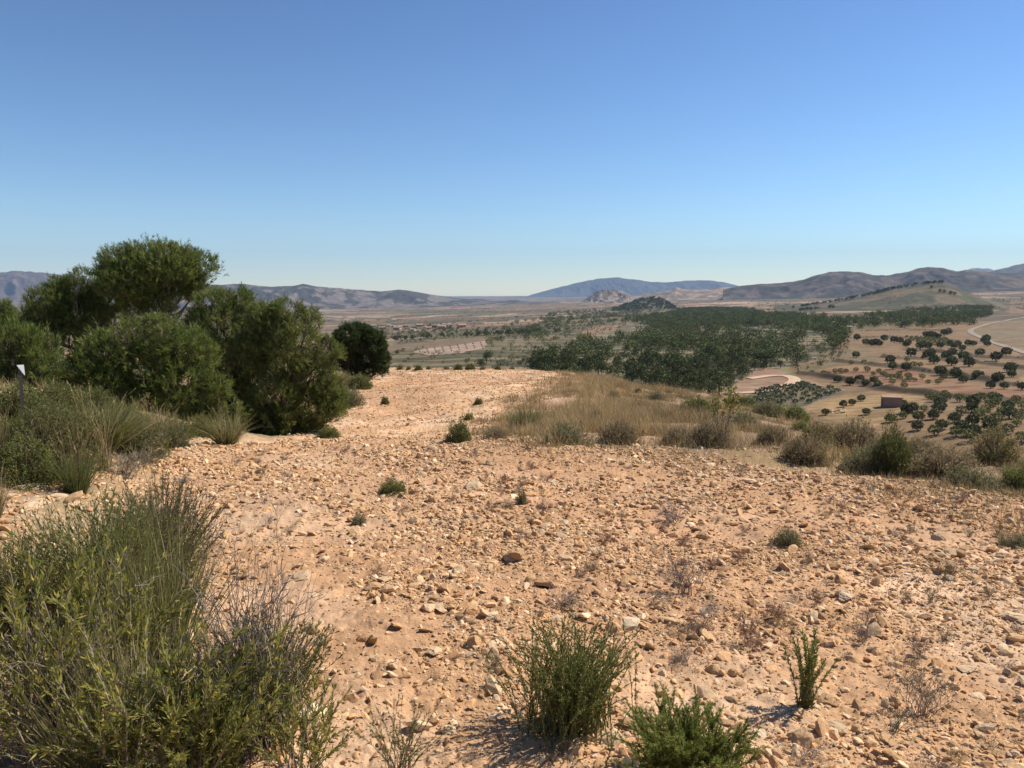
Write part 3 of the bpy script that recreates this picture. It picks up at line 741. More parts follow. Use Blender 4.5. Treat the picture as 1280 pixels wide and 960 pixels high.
place('grass_tuft', tuft(.45, .6, 460, ESP, .0035, 0, .7), (.45, .6), 130, 960, 240, 180, 'low green and straw grass tuft under the yellow tipped shrubs', 'grass tuft')
place('leafy_bush', leafy(.45, .6, 190, 80, .028, .0055, ROSE + YTIP[:2] + LIME[:1], p=1.3, t0=.1), (.45, .6), 250, 990, 180, 160, 'green bush at the lower border beneath the bare grey twigs', 'shrub')
place('leafy_bush', leafy(.35, .4, 34, 34, .02, .004, ROSE + YTIP[:1], p=1.3, rad=.002), (.35, .4), 500, 975, 110, 100, 'loose thin stemmed green bush at the lower border left of the rosemary', 'shrub')

# --- left bank
place('olive_bush', cushion(.8, 1.0, 1800, 9, .035, .009, [(.165, .165, .05), (.20, .19, .06), (.125, .135, .04)], seed=6), (.8, 1.0), 58, 590, 100, 80, 'brownish olive bush beside the marker post on the left bank', 'shrub')
place('grass_tuft', tuft(.8, 1.0, 1500, ESP + LIME[:1], .008, 14, .7), (.8, 1.0), 122, 566, 120, 60, 'big green grass tuft with straw plumes before the front pine', 'grass tuft')
place('grey_bush', cushion(.5, .7, 1300, 8, .03, .007, GREYG + ROSE, up=1.0, seed=7), (.5, .7), 172, 574, 72, 56, 'grey green bush at the field corner of the left bank', 'shrub')
place('leafy_bush', cushion(.5, .7, 1300, 8, .03, .008, ROSE + LIME[:2], up=1.0, seed=8), (.5, .7), 32, 604, 90, 52, 'low green bush behind the row of rocks on the left bank', 'shrub')
place('grass_tuft', tuft(.5, .6, 420, [(.10, .12, .04), (.14, .15, .05)], .005, 22, .4), (.5, .6), 96, 618, 66, 56, 'dark green rush tuft with yellow stalks right of the row of rocks', 'grass tuft')
place('grass_tuft', tuft(.5, .3, 90, STRAW + ESP, .005, 14, .3), (.5, .3), 132, 590, 28, 52, 'upright straw coloured tuft behind the rush tuft', 'grass tuft')
place('grass_tuft', tuft(.6, .9, 480, ESP, .008, 8, .8), (.6, .9), 283, 556, 66, 44, 'arching green grass tuft at the foot of the pines', 'grass tuft')
place('grass_tuft', tuft(.6, .9, 420, ESP + STRAW[:2], .007, 14, .7), (.6, .9), -8, 650, 44, 60, 'straw and green grass tuft at the left border above the shrub mass', 'grass tuft')
place('grass_tuft', tuft(.6, .9, 420, ESP + STRAW[:2], .007, 16, .7), (.6, .9), 3, 590, 40, 60, 'tall straw grass tuft at the left border below the marker post', 'grass tuft')
place('grey_bush', twiggy(.3, .4, 30, GREYT, (.012, .004, GREYG), .003), (.3, .4), 160, 596, 52, 30, 'low dry grey bush on the field rim by the left bank', 'dry bush')
place('leafy_bush', cushion(.4, .6, 1000, 8, .03, .008, ROSE + GREYG, seed=9), (.4, .6), 215, 560, 40, 32, 'small green bush between the buff rock and the whitish rock', 'shrub')
place('grass_tuft', tuft(.5, .9, 380, STRAW + ESP, .008, 20, .7), (.5, .9), 190, 550, 70, 40, 'yellowish dry grass tuft under the front pine', 'grass tuft')
for px, py, w_, h_, sd, lab in ((18, 528, 80, 44, 31, 'dull bush at the left border behind the marker post'), (70, 520, 64, 38, 32, 'low olive bush in front of the pine at the left border'), (118, 518, 60, 36, 33, 'olive bush behind the big green grass tuft'), (85, 548, 60, 40, 21, 'olive green bush hiding the foot of the marker post'), (150, 545, 60, 42, 22, 'dull green bush under the broad low pine'), (215, 548, 50, 26, 23, 'low dark green bush left of the arching grass tuft'), (10, 565, 60, 44, 24, 'dark green bush at the left border below the marker post'), (250, 545, 40, 24, 25, 'olive bush squeezed between the pines and the arching grass tuft')):
    place('leafy_bush', cushion(.5, .7, 1200, 8, .035, .009, [(.15, .165, .045), (.19, .19, .06), (.115, .135, .036)], seed=sd), (.5, .7), px, py, w_, h_, lab, 'shrub')
# --- mid-distance bushes on the bank, the field and its right rim: a few kinds, placed one by one
K = {
 'green': ((.6, .8), cushion(.6, .8, 900, 8, .05, .012, [(.145, .165, .042), (.19, .195, .055), (.11, .13, .036)], seed=1)),
 'broom': ((.9, .8), cushion(.9, .8, 1000, 9, .06, .010, [(.13, .14, .042), (.17, .17, .055), (.10, .11, .035)], up=1.6, ang=.4, seed=2)),
 'brown': ((.5, .8), cushion(.5, .8, 900, 8, .045, .010, BROWN, twig=(.2, .14, .1), up=.9, seed=3)),
 'greygreen': ((.5, .8), cushion(.5, .8, 900, 8, .045, .010, GREYG + ROSE[:2], seed=4)),
 'esparto': ((.7, 1.0), tuft(.7, 1.0, 620, ESP, .009, 10, .6)),
 'yellow': ((.5, .8), cushion(.5, .8, 800, 8, .045, .011, [(.3, .26, .09), (.2, .16, .075), (.15, .13, .06), (.24, .19, .09)], up=1.0, seed=5)),
}
MID = [
 ('green', 574, 552, 34, 30, 'small upright green bush at the break of the field', 0),
 ('esparto', 657, 540, 66, 38, 'large green grass tuft at the right side of the lower terrace', 1),
 ('greygreen', 706, 556, 62, 30, 'dark grey green cushion bush on the grassy rim of the field', 0),
 ('brown', 774, 557, 56, 34, 'brown cushion bush on the rim left of the yellow leaved sapling', 0),
 ('brown', 884, 560, 60, 34, 'brown bush at the foot of the yellow leaved sapling', 0),
 ('brown', 846, 556, 40, 24, 'low brown bush between the cushion bush and the sapling', 0),
 ('brown', 1006, 580, 60, 38, 'round brown bush alone on the rim right of the sapling', 0),
 ('broom', 1114, 592, 50, 62, 'tall dark green broom bush on the right rim of the field', 0),
 ('brown', 1068, 566, 62, 42, 'brown bush behind the tall broom bush', 0),
 ('greygreen', 1078, 592, 54, 32, 'low grey green bush at the left foot of the tall broom bush', 0),
 ('brown', 1175, 596, 78, 38, 'wide dark brown bush right of the tall broom bush', 0),
 ('yellow', 1244, 582, 52, 40, 'bush with yellowish seed heads near the right border', 0),
 ('green', 1275, 612, 46, 28, 'green bush at the right border of the field rim', 0),
 ('greygreen', 1215, 612, 60, 26, 'low grey green bush between the wide brown bush and the right border', 0),
 ('brown', 1150, 573, 44, 26, 'brown bush down the slope behind the wide brown one', 0),
 ('yellow', 1020, 556, 46, 26, 'straw yellow bush above the round brown bush', 0),
 ('brown', 965, 553, 40, 22, 'flat brown bush on the grassy slope right of the sapling', 0),
 ('greygreen', 930, 536, 40, 24, 'grey green bush higher on the slope right of the sapling', 0),
 ('green', 870, 517, 46, 22, 'green bush on the slope behind the sapling', 0),
 ('greygreen', 820, 500, 24, 12, 'small grey green bush on the bare slope beside the dry grass', 0),
 ('green', 797, 491, 12, 7, 'tiny green bush on the path along the dry grass ridge', 0),
 ('greygreen', 766, 497, 16, 9, 'tiny grey bush between the dry grass and the path', 0),
 ('green', 990, 526, 44, 20, 'green bush low on the slope above the plantation', 0),
 ('greygreen', 960, 519, 40, 18, 'grey green bush on the far shoulder of the slope', 0),
 ('green', 930, 508, 36, 14, 'green bush on the slope edge below the dirt track', 0),
 ('green', 1000, 538, 24, 12, 'small dark green bush beside the thin footpath on the slope', 0),
 ('green', 481, 506, 11, 12, 'small green bush alone at the left of the lower terrace', 0),
 ('greygreen', 436, 508, 40, 26, 'grey green bush on the bank below the dark round pine', 0),
 ('green', 418, 520, 34, 20, 'low green bush at the bank foot beside the pines', 0),
 ('green', 450, 486, 34, 20, 'green bush on the bank right under the dark round pine', 0),
 ('yellow', 432, 484, 30, 18, 'straw coloured bush on top of the bank by the dark round pine', 0),
 ('green', 411, 547, 30, 16, 'small bush at the field corner under the rightmost pine', 0),
 ('green', 491, 618, 38, 22, 'bright low green bush in the middle of the near field', 0),
 ('greygreen', 448, 655, 20, 16, 'small grey green bush left of the middle of the near field', 0),
 ('greygreen', 985, 682, 36, 24, 'grey green cushion on the right half of the field', 0),
 ('greygreen', 1268, 684, 36, 18, 'grey green cushion at the right border of the field', 0),
 ('greygreen', 652, 630, 14, 22, 'thin grey green sprig in the far middle of the near field', 0),
 ('green', 598, 505, 12, 9, 'small green bush in the middle of the lower terrace', 0),
 ('green', 586, 524, 14, 9, 'tiny green bush just above the upright green one', 0),
 ('brown', 620, 548, 34, 16, 'low brown bush beside the upright green bush', 0),
 ('greygreen', 745, 528, 34, 16, 'grey green bush inside the dry grass', 0),
 ('greygreen', 1095, 575, 40, 22, 'pale bush tucked behind the tall broom bush on its left', 0),
]
for k, px, py, w, h, lab, _ in MID:
    size, proto = K[k]
    nm = {'green': 'green_bush', 'broom': 'broom_bush', 'brown': 'brown_bush', 'greygreen': 'grey_bush', 'esparto': 'grass_tuft', 'yellow': 'straw_bush'}[k]
    place(nm, proto, size, px, py, w, h, lab, 'grass tuft' if k == 'esparto' else 'bush')
# far rim of the lower terrace: a line of small bushes
for n_, (px, w, h) in enumerate([(500, 9, 7), (511, 7, 5), (523, 10, 7), (536, 8, 5), (573, 12, 8), (588, 14, 9), (603, 8, 5), (622, 9, 6), (640, 8, 4), (558, 8, 5)]):
    size, proto = K['green' if n_ % 3 else 'greygreen']
    place('green_bush', proto, size, px, 462, w, h, 'small bush in the line along the far crest of the lower terrace', 'bush', 'bushes along the crest of the lower terrace')
# small dry tufts all over the near field
DRY = [((.16, .22), twiggy(.16, .22, 22, GREYT, None, .0016)), ((.15, .2), twiggy(.15, .2, 20, REDD, (.008, .003, REDD), .0016)),
       ((.14, .2), leafy(.14, .2, 40, 16, .012, .003, GREYG, rad=.001)), ((.14, .2), tuft(.14, .2, 70, STRAW, .002, 0, .5))]
NAMED = [(0, 858, 742, 70, 50, 'sprawling grey dead bush in the centre right of the field'), (1, 965, 778, 30, 24, 'dark reddish dry tuft right of the sprawling grey dead bush'),
 (2, 992, 792, 18, 20, 'grey green tuft right of the dark reddish one'), (0, 1078, 806, 26, 30, 'dry tuft with a shadow right of the narrow green sprig'),
 (0, 1148, 826, 26, 38, 'thin dry bush behind the grey rounded one'), (2, 1118, 828, 20, 14, 'low grey tuft beside the thin dry bush'),
 (1, 872, 792, 34, 24, 'pale dry tuft right of the flat slab'), (1, 935, 806, 26, 36, 'thin reddish dry sprig above the narrow green sprig'),
 (0, 855, 832, 44, 26, 'matted dead tuft on the right of the rosemary bush'), (2, 929, 772, 16, 14, 'little grey tuft left of the dark reddish one'),
 (2, 1185, 722, 40, 24, 'grey tuft in the right third of the field'), (0, 700, 758, 60, 26, 'matted dead twigs among the stones behind the rosemary'),
 (0, 845, 650, 60, 24, 'wide flat dead bush near the rim on the right'), (2, 530, 722, 16, 14, 'small grey tuft left of the tilted grey slab'),
 (0, 233, 605, 34, 12, 'dead branch bush flat on the ground by the left bank'), (2, 1073, 752, 16, 14, 'small grey tuft in the right half of the field'),
 (0, 1010, 950, 60, 26, 'dead tuft at the lower border below the narrow green sprig'), (2, 1236, 938, 26, 20, 'grey tuft in the lower right corner'),
 (3, 610, 868, 30, 22, 'straw tuft left of the rosemary bush'), (0, 590, 652, 26, 12, 'dead twigs at the back left of the near field')]
for k, px, py, w, h, lab in NAMED:
    size, proto = DRY[k]; place('dry_tuft', proto, size, px, py, w, h, lab, 'dry tuft', 'dry tufts on the field')
n = 0
while n < 235:
    x, y = polar(1, 2.6, 12.0, -24, 37); x, y = x[0], y[0]
    if x < left_x(y) + .8 or beyond_edge(x, y) > 0 or vnoise(np.array(x / 1.1), np.array(y / 1.1), 640) + .25 * (x > 0) < rng.uniform(.25, .85): continue
    size, proto = DRY[int(rng.integers(0, 4))]; s = rng.uniform(.25, .75)
    thing('dry_tuft', proto, 'tiny faded dry tuft sprouting among the stones of the near field', 'dry tuft', 'tiny dry tufts strewn over the field', loc=(x, y, float(H(x, y)) - .005), sc=(s, s, s * rng.uniform(.7, 1.2)), rz=rng.uniform(0, 6)); n += 1

# sapling with yellow leaves on the rim
p = cast(905, 562)
Pt = paths(9, 1.0, .35, k=7, p=1.1, core=.05, wob=.25)
A = branch(Pt, 5, .25, .5, t0=.3, grav=.3); B_ = branch(A, 2, .1, .6, k=4)
st = MB()
for Q, r_ in ((Pt, .005), (A, .003), (B_, .0018)): tubes(st, Q, taper(Q, r_, r_ * .4), pick(GREYT, len(Q)), 4)
lf = MB(); top = np.concatenate([A, ])
B1, T1 = on_path(A[A[:, -1, 2] > .62], 12); kites(lf, B1, side_dirs(T1, rng.uniform(.3, 1.2, len(T1))), .055, .022, pick([(.3, .27, .05), (.22, .22, .05), (.36, .3, .07)], len(B1)))
B1, T1 = on_path(B_[:40], 3); kites(lf, B1, side_dirs(T1, rng.uniform(.3, 1.2, len(T1))), .04, .015, pick([(.3, .27, .05), (.2, .19, .05)], len(B1)))
s_ = px_m(p, 86) / 1.0
thing('sapling', [('stems', st.mesh('stems', [M_twig])), ('leaves', lf.mesh('leaves', [M_leaf]))], 'thin bare sapling with a few yellow green leaves on the right rim of the field', 'sapling', loc=tuple(p), sc=(s_, s_, s_))

# ------------------------------------------------------------------ grass stuff
def grass(name, pos, hgt, wid, pal, bend=.5, per=9, spread=.06, stuff_mat=M_straw):
    mb = MB(); n = len(pos)
    B = np.repeat(pos, per, 0); m = len(B)
    B = B + np.concatenate([rng.normal(size=(m, 2)) * spread, np.zeros((m, 1))], 1)
    B[:, 2] = H(B[:, 0], B[:, 1]) - .01
    D = unit(np.stack([rng.normal(size=m) * .35, rng.normal(size=m) * .35, np.ones(m)], 1))
    hh = np.repeat(hgt, per) * rng.uniform(.5, 1.15, m)
    cl = np.repeat(pick(pal, n, .1), per, 0) * (1 + .15 * rng.normal(size=(m, 1)).clip(-1.5, 1.5))
    blades(mb, B, D, hh, np.repeat(wid, per) if np.ndim(wid) else np.full(m, wid), bend * rng.uniform(.1, 1, m), cl)
    obj(name, mb.mesh(name, [stuff_mat]), kind='stuff')
x, y = polar(30000, 8, 46, -3, 38); x2, y2 = polar(16000, 7, 20, -3, 38); x, y = np.concatenate([x, x2]), np.concatenate([y, y2])
d = beyond_edge(x, y); bx = x - berm_x(y)
dens = sstep(-2.0 - .6 * (x > 2), .9, d + (vnoise(x / .8, y / .8, 700) - .5) * 2.2) * sstep(-1.8, 1.2, bx + (vnoise(x / .9, y / .9, 703) - .5) * 3)
cl = fbm(x / 1.5, y / 1.5, 3, 710)
goldz = np.maximum(np.exp(-((bx - 1.6) / 1.7) ** 2) * (y > 13), .5 * sstep(.5, .62, fbm(x / 2.1, y / 2.1, 2, 716)))
k = rng.uniform(size=len(x)) < dens * np.clip((cl - .36) * 5, .06, 1) * (.6 + .7 * goldz)
x, y, g_ = x[k], y[k], goldz[k]; r_ = np.hypot(x, y)
gold = rng.uniform(size=len(x)) < .25 + .75 * g_
hh = (.09 + .17 * g_ + .03 * g_ * sstep(18, 32, y) + .07 * sstep(.3, 2, beyond_edge(x, y))) * rng.uniform(.5, 1.4, len(x)) * (.5 + 1.0 * vnoise(x / .7, y / .7, 715)) + .04
pos = np.stack([x, y, 0 * x], 1)
grass('dry_grass', pos[gold], hh[gold], (.0028 + .00022 * r_)[gold], [(.52, .38, .18), (.45, .32, .15), (.58, .44, .235), (.36, .26, .13), (.29, .215, .11)], .6, 10, .07)
low = ~gold
grass('low_grass', pos[low], hh[low] * .8, (.0026 + .0002 * r_)[low], [(.28, .20, .10), (.22, .165, .08), (.34, .25, .125), (.15, .14, .055), (.24, .17, .11), (.12, .12, .045)], .7, 10, .08)
x, y = polar(5000, 15, 49, -16, 9)
k = (x < berm_x(y) + .5) & (x > left_x(y)) & (beyond_edge(x, y) > 1.5) & (rng.uniform(size=len(x)) < (fbm(x / 3, y / 3, 3, 720) - .35) * 2.4 + .6 * (x > berm_x(y) - 2.5))
x, y = x[k], y[k]
grass('field_weeds', np.stack([x, y, 0 * x], 1), np.full(len(x), .10), .003 + .0002 * np.hypot(x, y), [(.3, .21, .12), (.36, .26, .14), (.22, .18, .08), (.4, .3, .17)], .7, 6, .07)
x, y = polar(6500, 2.6, 13, -22, 38)
k = (x > left_x(y) + .9) & (beyond_edge(x, y) < .1) & (rng.uniform(size=len(x)) < np.clip((fbm(x / .8, y / .8, 3, 741) - .42) * 4, 0, 1) * sstep(-2, 4, x + .25 * (y - 6)))
x, y = x[k], y[k]
grass('dry_weeds', np.stack([x, y, 0 * x], 1), rng.uniform(.03, .09, len(x)), .0016 + .00018 * np.hypot(x, y), [(.34, .25, .15), (.25, .19, .12), (.2, .165, .10), (.42, .31, .18), (.22, .2, .09)], .8, 9, .04)
x, y = polar(6000, 4.5, 26, -40, -12)
k = (x < left_x(y) - .15) & (rng.uniform(size=len(x)) < np.where(np.hypot(x, y) < 8.5, .08, .6) * np.clip((fbm(x / .9, y / .9, 3, 731) - .3) * 3.5, 0, 1))
x, y = x[k], y[k]
grass('bank_grass', np.stack([x, y, 0 * x], 1), rng.uniform(.12, .34, len(x)), .004 + .0002 * np.hypot(x, y), ESP + STRAW[:3], .7, 12, .09, M_leaf)

# ------------------------------------------------------------------ the near pines
def near_pine(name, base_px, r, lobes, label, pal, dens=1.0, needle=.12, W=.012, twist=0):
    a = az_of(base_px); bx, by = r * math.sin(a), r * math.cos(a); bz = float(H(bx, by))
    base = np.array([bx, by, bz])
    m = r / F
    cr, tr = MB(), MB()
    cen = []
    for px, py, q in lobes:
        x, y, z = ray(px, py); h = math.hypot(x, y)
        dr = rng.uniform(-.5, .5) * q * m * 1.1
        cen.append((np.array([(r + dr) * x / h, (r + dr) * y / h, EYE + (r + dr) * z / h]) - base, q * m * 1.02))
    hi = max(c[2] for c, _ in cen)
    t = np.linspace(0, 1, 9)[:, None]
    topc = max(cen, key=lambda q: q[0][2])[0]
    tp = np.array([topc[0] * .5, topc[1] * .5, hi]) * t
    tp[1:-1, :2] += rng.normal(size=(7, 2)) * .05
    tubes(tr, tp[None], np.linspace(.10, .025, 9)[None] * (hi / 3.5), np.array([.15, .115, .085]), 8)
    for c, q in cen:
        zt = np.clip(c[2] * .62, .15, hi * .9); i = zt / hi * 8; s0 = tp[int(i)] + (tp[min(int(i) + 1, 8)] - tp[int(i)]) * (i % 1)
        L = s0 + (c - s0) * t; L[:, 2] -= .12 * np.sin(t[:, 0] * math.pi)
        tubes(tr, L[None], np.linspace(.04, .012, 9)[None], np.array([.14, .11, .085]), 5)
        nb = 14
        D = rdir(nb); D[:, 2] = np.abs(D[:, 2]) * .7 - .15; D = unit(D)
        Q = L[-3][None, None] + (c + D * q * .85 - L[-3])[:, None] * np.linspace(0, 1, 5)[None, :, None]
        Q[:, 1:-1] += rng.normal(size=(nb, 3, 3)) * .03
        tubes(tr, Q, np.broadcast_to(np.linspace(.012, .005, 5), (nb, 5)), np.array([.16, .125, .09]), 3)
        # shoots: little sprays set over the lobe's uneven surface and inside it
        n = int(1900 * q * q * dens) + 60
        D = rdir(n); D[:, 2] = D[:, 2] * .9 + .12; D = unit(D)
        bump = .72 + .5 * fbm((D[:, 0] + c[0]) * 2.3 + 5, (D[:, 1] + D[:, 2] * 1.7 + c[2]) * 2.3, 3, 800 + twist)
        rr = q * bump * rng.uniform(.35, 1, n) ** .45 * np.where(rng.uniform(size=n) < .10, rng.uniform(1, 1.28, n), 1)
        S = c + D * rr[:, None] * np.array([1, 1, .88])
        clump = fbm(S[:, 0] * 3.4 + S[:, 2] * 2.2, S[:, 1] * 3.4 - S[:, 2] * 2.6, 3, 820 + twist)
        kp = clump > .43
        S, D, clump = S[kp], D[kp], clump[kp]; n = len(S)
        ax = unit(D * .7 + np.array([0, 0, .75]) + rng.normal(size=(n, 3)) * .3)
        per = 13
        sh = np.repeat(S, per, 0) + np.repeat(ax, per, 0) * rng.uniform(-.03, .11, (n * per, 1))
        nd = side_dirs(np.repeat(ax, per, 0), rng.uniform(.25, .85, n * per))
        cl_ = pick(pal, n, .18)
        kites(cr, sh, nd, needle * rng.uniform(.6, 1.1, n * per), W, np.repeat(cl_, per, 0) * (1 + .1 * rng.normal(size=(n * per, 1)).clip(-2, 2)))
        Q = np.stack([S - ax * .12, S, S + ax * .09], 1)
        tubes(tr, Q[::3], np.broadcast_to(np.array([.006, .005, .003]), (len(Q[::3]), 3)), np.array([.17, .13, .09]), 3)
    return thing(name, [('trunk', tr.mesh('trunk', [M_bark])), ('crown', cr.mesh('crown', [M_leaf]))], label, 'pine tree', 'pines beside the lower terrace', loc=tuple(base))
PINE = [(.145, .19, .042), (.105, .145, .034), (.185, .22, .05), (.08, .12, .03), (.225, .245, .058)]
near_pine('pine_tree', 203, 24, [(156, 337, 30), (183, 334, 31), (212, 333, 31), (242, 338, 28), (257, 348, 15), (146, 357, 22), (142, 345, 16), (180, 352, 30), (215, 352, 32), (245, 360, 18), (200, 378, 26), (170, 380, 20)], 'tallest pine, its open crown rising above all the others', PINE, twist=1)
near_pine('pine_tree', 100, 25, [(62, 385, 24), (85, 370, 22), (110, 360, 24), (130, 378, 24), (100, 395, 28), (55, 412, 26), (130, 405, 26), (85, 425, 28)], 'pine behind and left of the tallest one, its top against the far mountain', PINE, twist=2)
near_pine('pine_tree', 190, 17, [(165, 425, 28), (200, 428, 30), (140, 445, 32), (235, 445, 32), (110, 468, 24), (180, 465, 42), (225, 480, 38), (135, 490, 34), (262, 490, 22), (180, 508, 36), (235, 512, 30), (130, 525, 30), (185, 532, 34), (240, 532, 28), (275, 518, 26)], 'broad low pine in front of the tallest one', PINE, twist=3)
near_pine('pine_tree', 290, 20, [(270, 385, 24), (295, 382, 22), (320, 395, 18), (258, 410, 26), (285, 415, 34), (315, 425, 26), (265, 445, 28), (300, 455, 36), (320, 480, 30), (285, 490, 30), (300, 520, 32), (275, 535, 22)], 'yellow green pine between the tallest and the rightmost of the clump', PINE + [(.23, .22, .06)], twist=4)
near_pine('pine_tree', 365, 18.5, [(360, 392, 18), (385, 405, 20), (345, 415, 28), (370, 430, 32), (400, 440, 24), (350, 460, 34), (390, 470, 32), (410, 490, 20), (345, 500, 30), (380, 510, 32), (412, 515, 16), (350, 528, 24), (325, 520, 24), (385, 535, 18), (335, 538, 22), (365, 540, 18), (420, 505, 14), (410, 440, 18), (330, 400, 20), (315, 440, 26)], 'dark rightmost pine of the clump, its branches down to the field', [(.13, .165, .04), (.095, .13, .032), (.165, .195, .048), (.20, .215, .055)], twist=5)
near_pine('pine_tree', 20, 17, [(10, 430, 26), (40, 440, 26), (10, 460, 32), (45, 470, 28), (60, 490, 20), (15, 495, 34), (-25, 450, 36), (-20, 490, 36), (70, 510, 26), (30, 520, 26)], 'pine at the left border behind the marker post', PINE, twist=6)
near_pine('pine_tree', 20, 27, [(28, 400, 16), (5, 392, 15), (-15, 395, 22), (15, 412, 22), (40, 415, 20)], 'small pine peeping out at the left border beneath the far mountain', PINE, twist=7)
near_pine('pine_tree', 454, 39, [(450, 417, 14), (434, 422, 16), (465, 423, 13), (427, 436, 16), (424, 452, 13), (450, 435, 18), (470, 437, 14), (478, 448, 9), (438, 450, 14), (458, 452, 16), (474, 460, 12), (462, 465, 10), (440, 462, 10)], 'dark compact round pine standing alone at the end of the bank', [(.05, .075, .022), (.06, .085, .028), (.04, .06, .02), (.075, .10, .03)], dens=1.5, needle=.16, W=.02, twist=8)

# ------------------------------------------------------------------ trees in the valley
def crown(mb, n, ell, cz, size, pal, lob=.5, seed=0, mat_=0, low=-.7):
    D = rdir(n * 2); D = D[D[:, 2] > low][:n]; n = len(D)
    b = .68 + lob * fbm(D[:, 0] * 1.9 + 3 + seed, D[:, 1] * 1.9 + D[:, 2] * 2.2 + seed, 2, 840 + seed)
    S = D * (b * rng.uniform(.3, 1, n) ** .4)[:, None] * np.array(ell) + np.array([0, 0, cz])
    kites(mb, S, unit(rdir(n) + D * .5), size * rng.uniform(.6, 1.2, n), size * .75, pick(pal, n, .2), mat_)
OLV = [(.105, .12, .05), (.08, .095, .038), (.135, .145, .062)]
ALM = [(.15, .17, .05), (.18, .185, .065), (.125, .145, .042)]
PNF = [(.082, .096, .028), (.056, .07, .021), (.115, .125, .036)]
def olive_parts(k, pal=OLV, n=560):
    t, c = MB(), MB()
    tubes(t, np.array([[[0, 0, -.2], [.05, .02, .35], [-.03, .05, .8], [.0, .0, 1.3]]]), np.array([[.22, .17, .14, .08]]), np.array([.14, .11, .08]), 6)
    for a in (0, 2.1, 4.2):
        tubes(t, np.array([[[0, 0, .6], [.35 * math.cos(a + k), .35 * math.sin(a + k), 1.1], [.8 * math.cos(a + k), .8 * math.sin(a + k), 1.7]]]), np.array([[.1, .08, .04]]), np.array([.14, .11, .08]), 5)
    crown(c, n, (1.85, 1.85, 1.45), 1.55, .46, pal, .4, k, low=-.85)
    return [('trunk', t.mesh('trunk', [M_bark])), ('crown', c.mesh('crown', [M_tree]))]
OLIVES = [olive_parts(k) for k in range(4)]
ALMOND = [olive_parts(10 + k, ALM, 300) for k in range(3)]
def pine_mesh(k, n=330, size=.75):
    m = MB()
    tubes(m, np.array([[[0, 0, -.5], [.1, 0, 2.0], [0, .1, 4.3]]]), np.array([[.2, .15, .06]]), np.array([.13, .1, .08]), 5, 1)
    r_ = np.random.default_rng(k)
    for _ in range(5):
        o = r_.normal(size=3) * np.array([.95, .95, 1.0]); mm = MB()
        crown(mm, n // 5, (1.7, 1.7, 1.5), 0, size, PNF, .5, k)
        V = np.concatenate(mm.v) + np.array([o[0], o[1], 3.0 + o[2]])
        m.add(V, np.arange(len(V)).reshape(-1, 4), np.concatenate(mm.c), 0)
    return m
def split_pine(k):
    m = pine_mesh(k, 620, .48); a, b = MB(), MB()
    V, Cc, f, mt = np.concatenate(m.v), np.concatenate(m.c), np.concatenate(m.f[4]), np.concatenate(m.m[4])
    nt_ = 3 * 5                       # the trunk's vertices come first
    a.add(V[:nt_], f[mt == 1], Cc[:nt_]); b.add(V[nt_:], f[mt == 0] - nt_, Cc[nt_:])
    return [('trunk', a.mesh('trunk', [M_bark])), ('crown', b.mesh('crown', [M_tree]))]
PINES = [split_pine(k) for k in range(6)]
def cpx(pts): return [(960 + a / 4, 320 + b / 4) for a, b in pts]
ORD = ['leftmost', 'second from the left', 'third from the left', 'fourth from the left', 'fifth from the left', 'sixth from the left', 'seventh from the left', 'eighth from the left', 'ninth from the left', 'tenth from the left']
def tree(name, parts, px, py, w, label, cat, group, hk=1.0):
    """w = crown width in crop pixels (a quarter of a photo pixel); py is the crown's middle"""
    p = cast(px, py + w / 4 * .36); wm = px_m(p, w / 4); s = wm / 3.3 * (.84 if wm > 2.5 and py > 490 else .95)
    thing(name, parts, label, cat, group, loc=tuple(p), sc=(s, s, s * hk), rz=rng.uniform(0, 6.28))
def row(pts, w, what, group, kinds=OLIVES, name='olive_tree', cat='olive tree'):
    pts = sorted(pts)
    for n_, (a, b) in enumerate(pts):
        lab = ('rightmost ' if n_ == len(pts) - 1 else ORD[n_] + ' ' if n_ < len(ORD) else '') + what if n_ < len(ORD) or n_ == len(pts) - 1 else what
        tree(name, kinds[n_ % len(kinds)], a, b, w * rng.uniform(.9, 1.1), lab, cat, group)
G = 'olive trees of the terraced grove'
row(cpx([(347, 618), (410, 630), (457, 617), (490, 637), (528, 622), (550, 645)]), 44, 'round olive of the row above the dense plantation', G)
row(cpx([(610, 520), (622, 552), (690, 558)]), 42, 'olive of the three alone at the left of the terraces', G)
row(cpx([(800, 497), (830, 522), (890, 502), (918, 530), (978, 503), (1005, 535), (1140, 508)]), 48, 'round olive along the middle terrace of the grove', G)
row(cpx([(715, 485), (920, 485), (1058, 485), (1190, 482), (815, 485)]), 42, 'flat olive along the terrace behind the middle one', G)
row(cpx([(862, 578), (938, 588), (1048, 600), (1150, 613), (1210, 562)]), 52, 'round olive on the reddish terrace before the middle one', G)
row(cpx([(975, 620), (1112, 648), (1270, 655), (1218, 592), (1180, 652)]), 38, 'smaller olive at the lower bank of the reddish terrace', G)
row(cpx([(375, 742), (420, 735), (465, 713), (490, 780), (287, 782), (680, 740)]), 36, 'small tree on the straw field around the hut', 'trees on the straw field', OLIVES, 'small_tree', 'tree')
GB = 'trees of the near orchard rows'
row(cpx([(860, 728), (855, 757), (1018, 760), (1025, 728), (1205, 788), (1200, 752)]), 66, 'large round olive of the near orchard right of the hut', GB)
row(cpx([(750, 805), (827, 797), (690, 768), (720, 762), (610, 815), (745, 855)]), 50, 'olive of the near orchard just right below the hut', GB)
row(cpx([(930, 812), (1030, 872), (1110, 852), (870, 845), (965, 850), (1020, 822)]), 64, 'wide grey olive in the middle of the near orchard', GB)
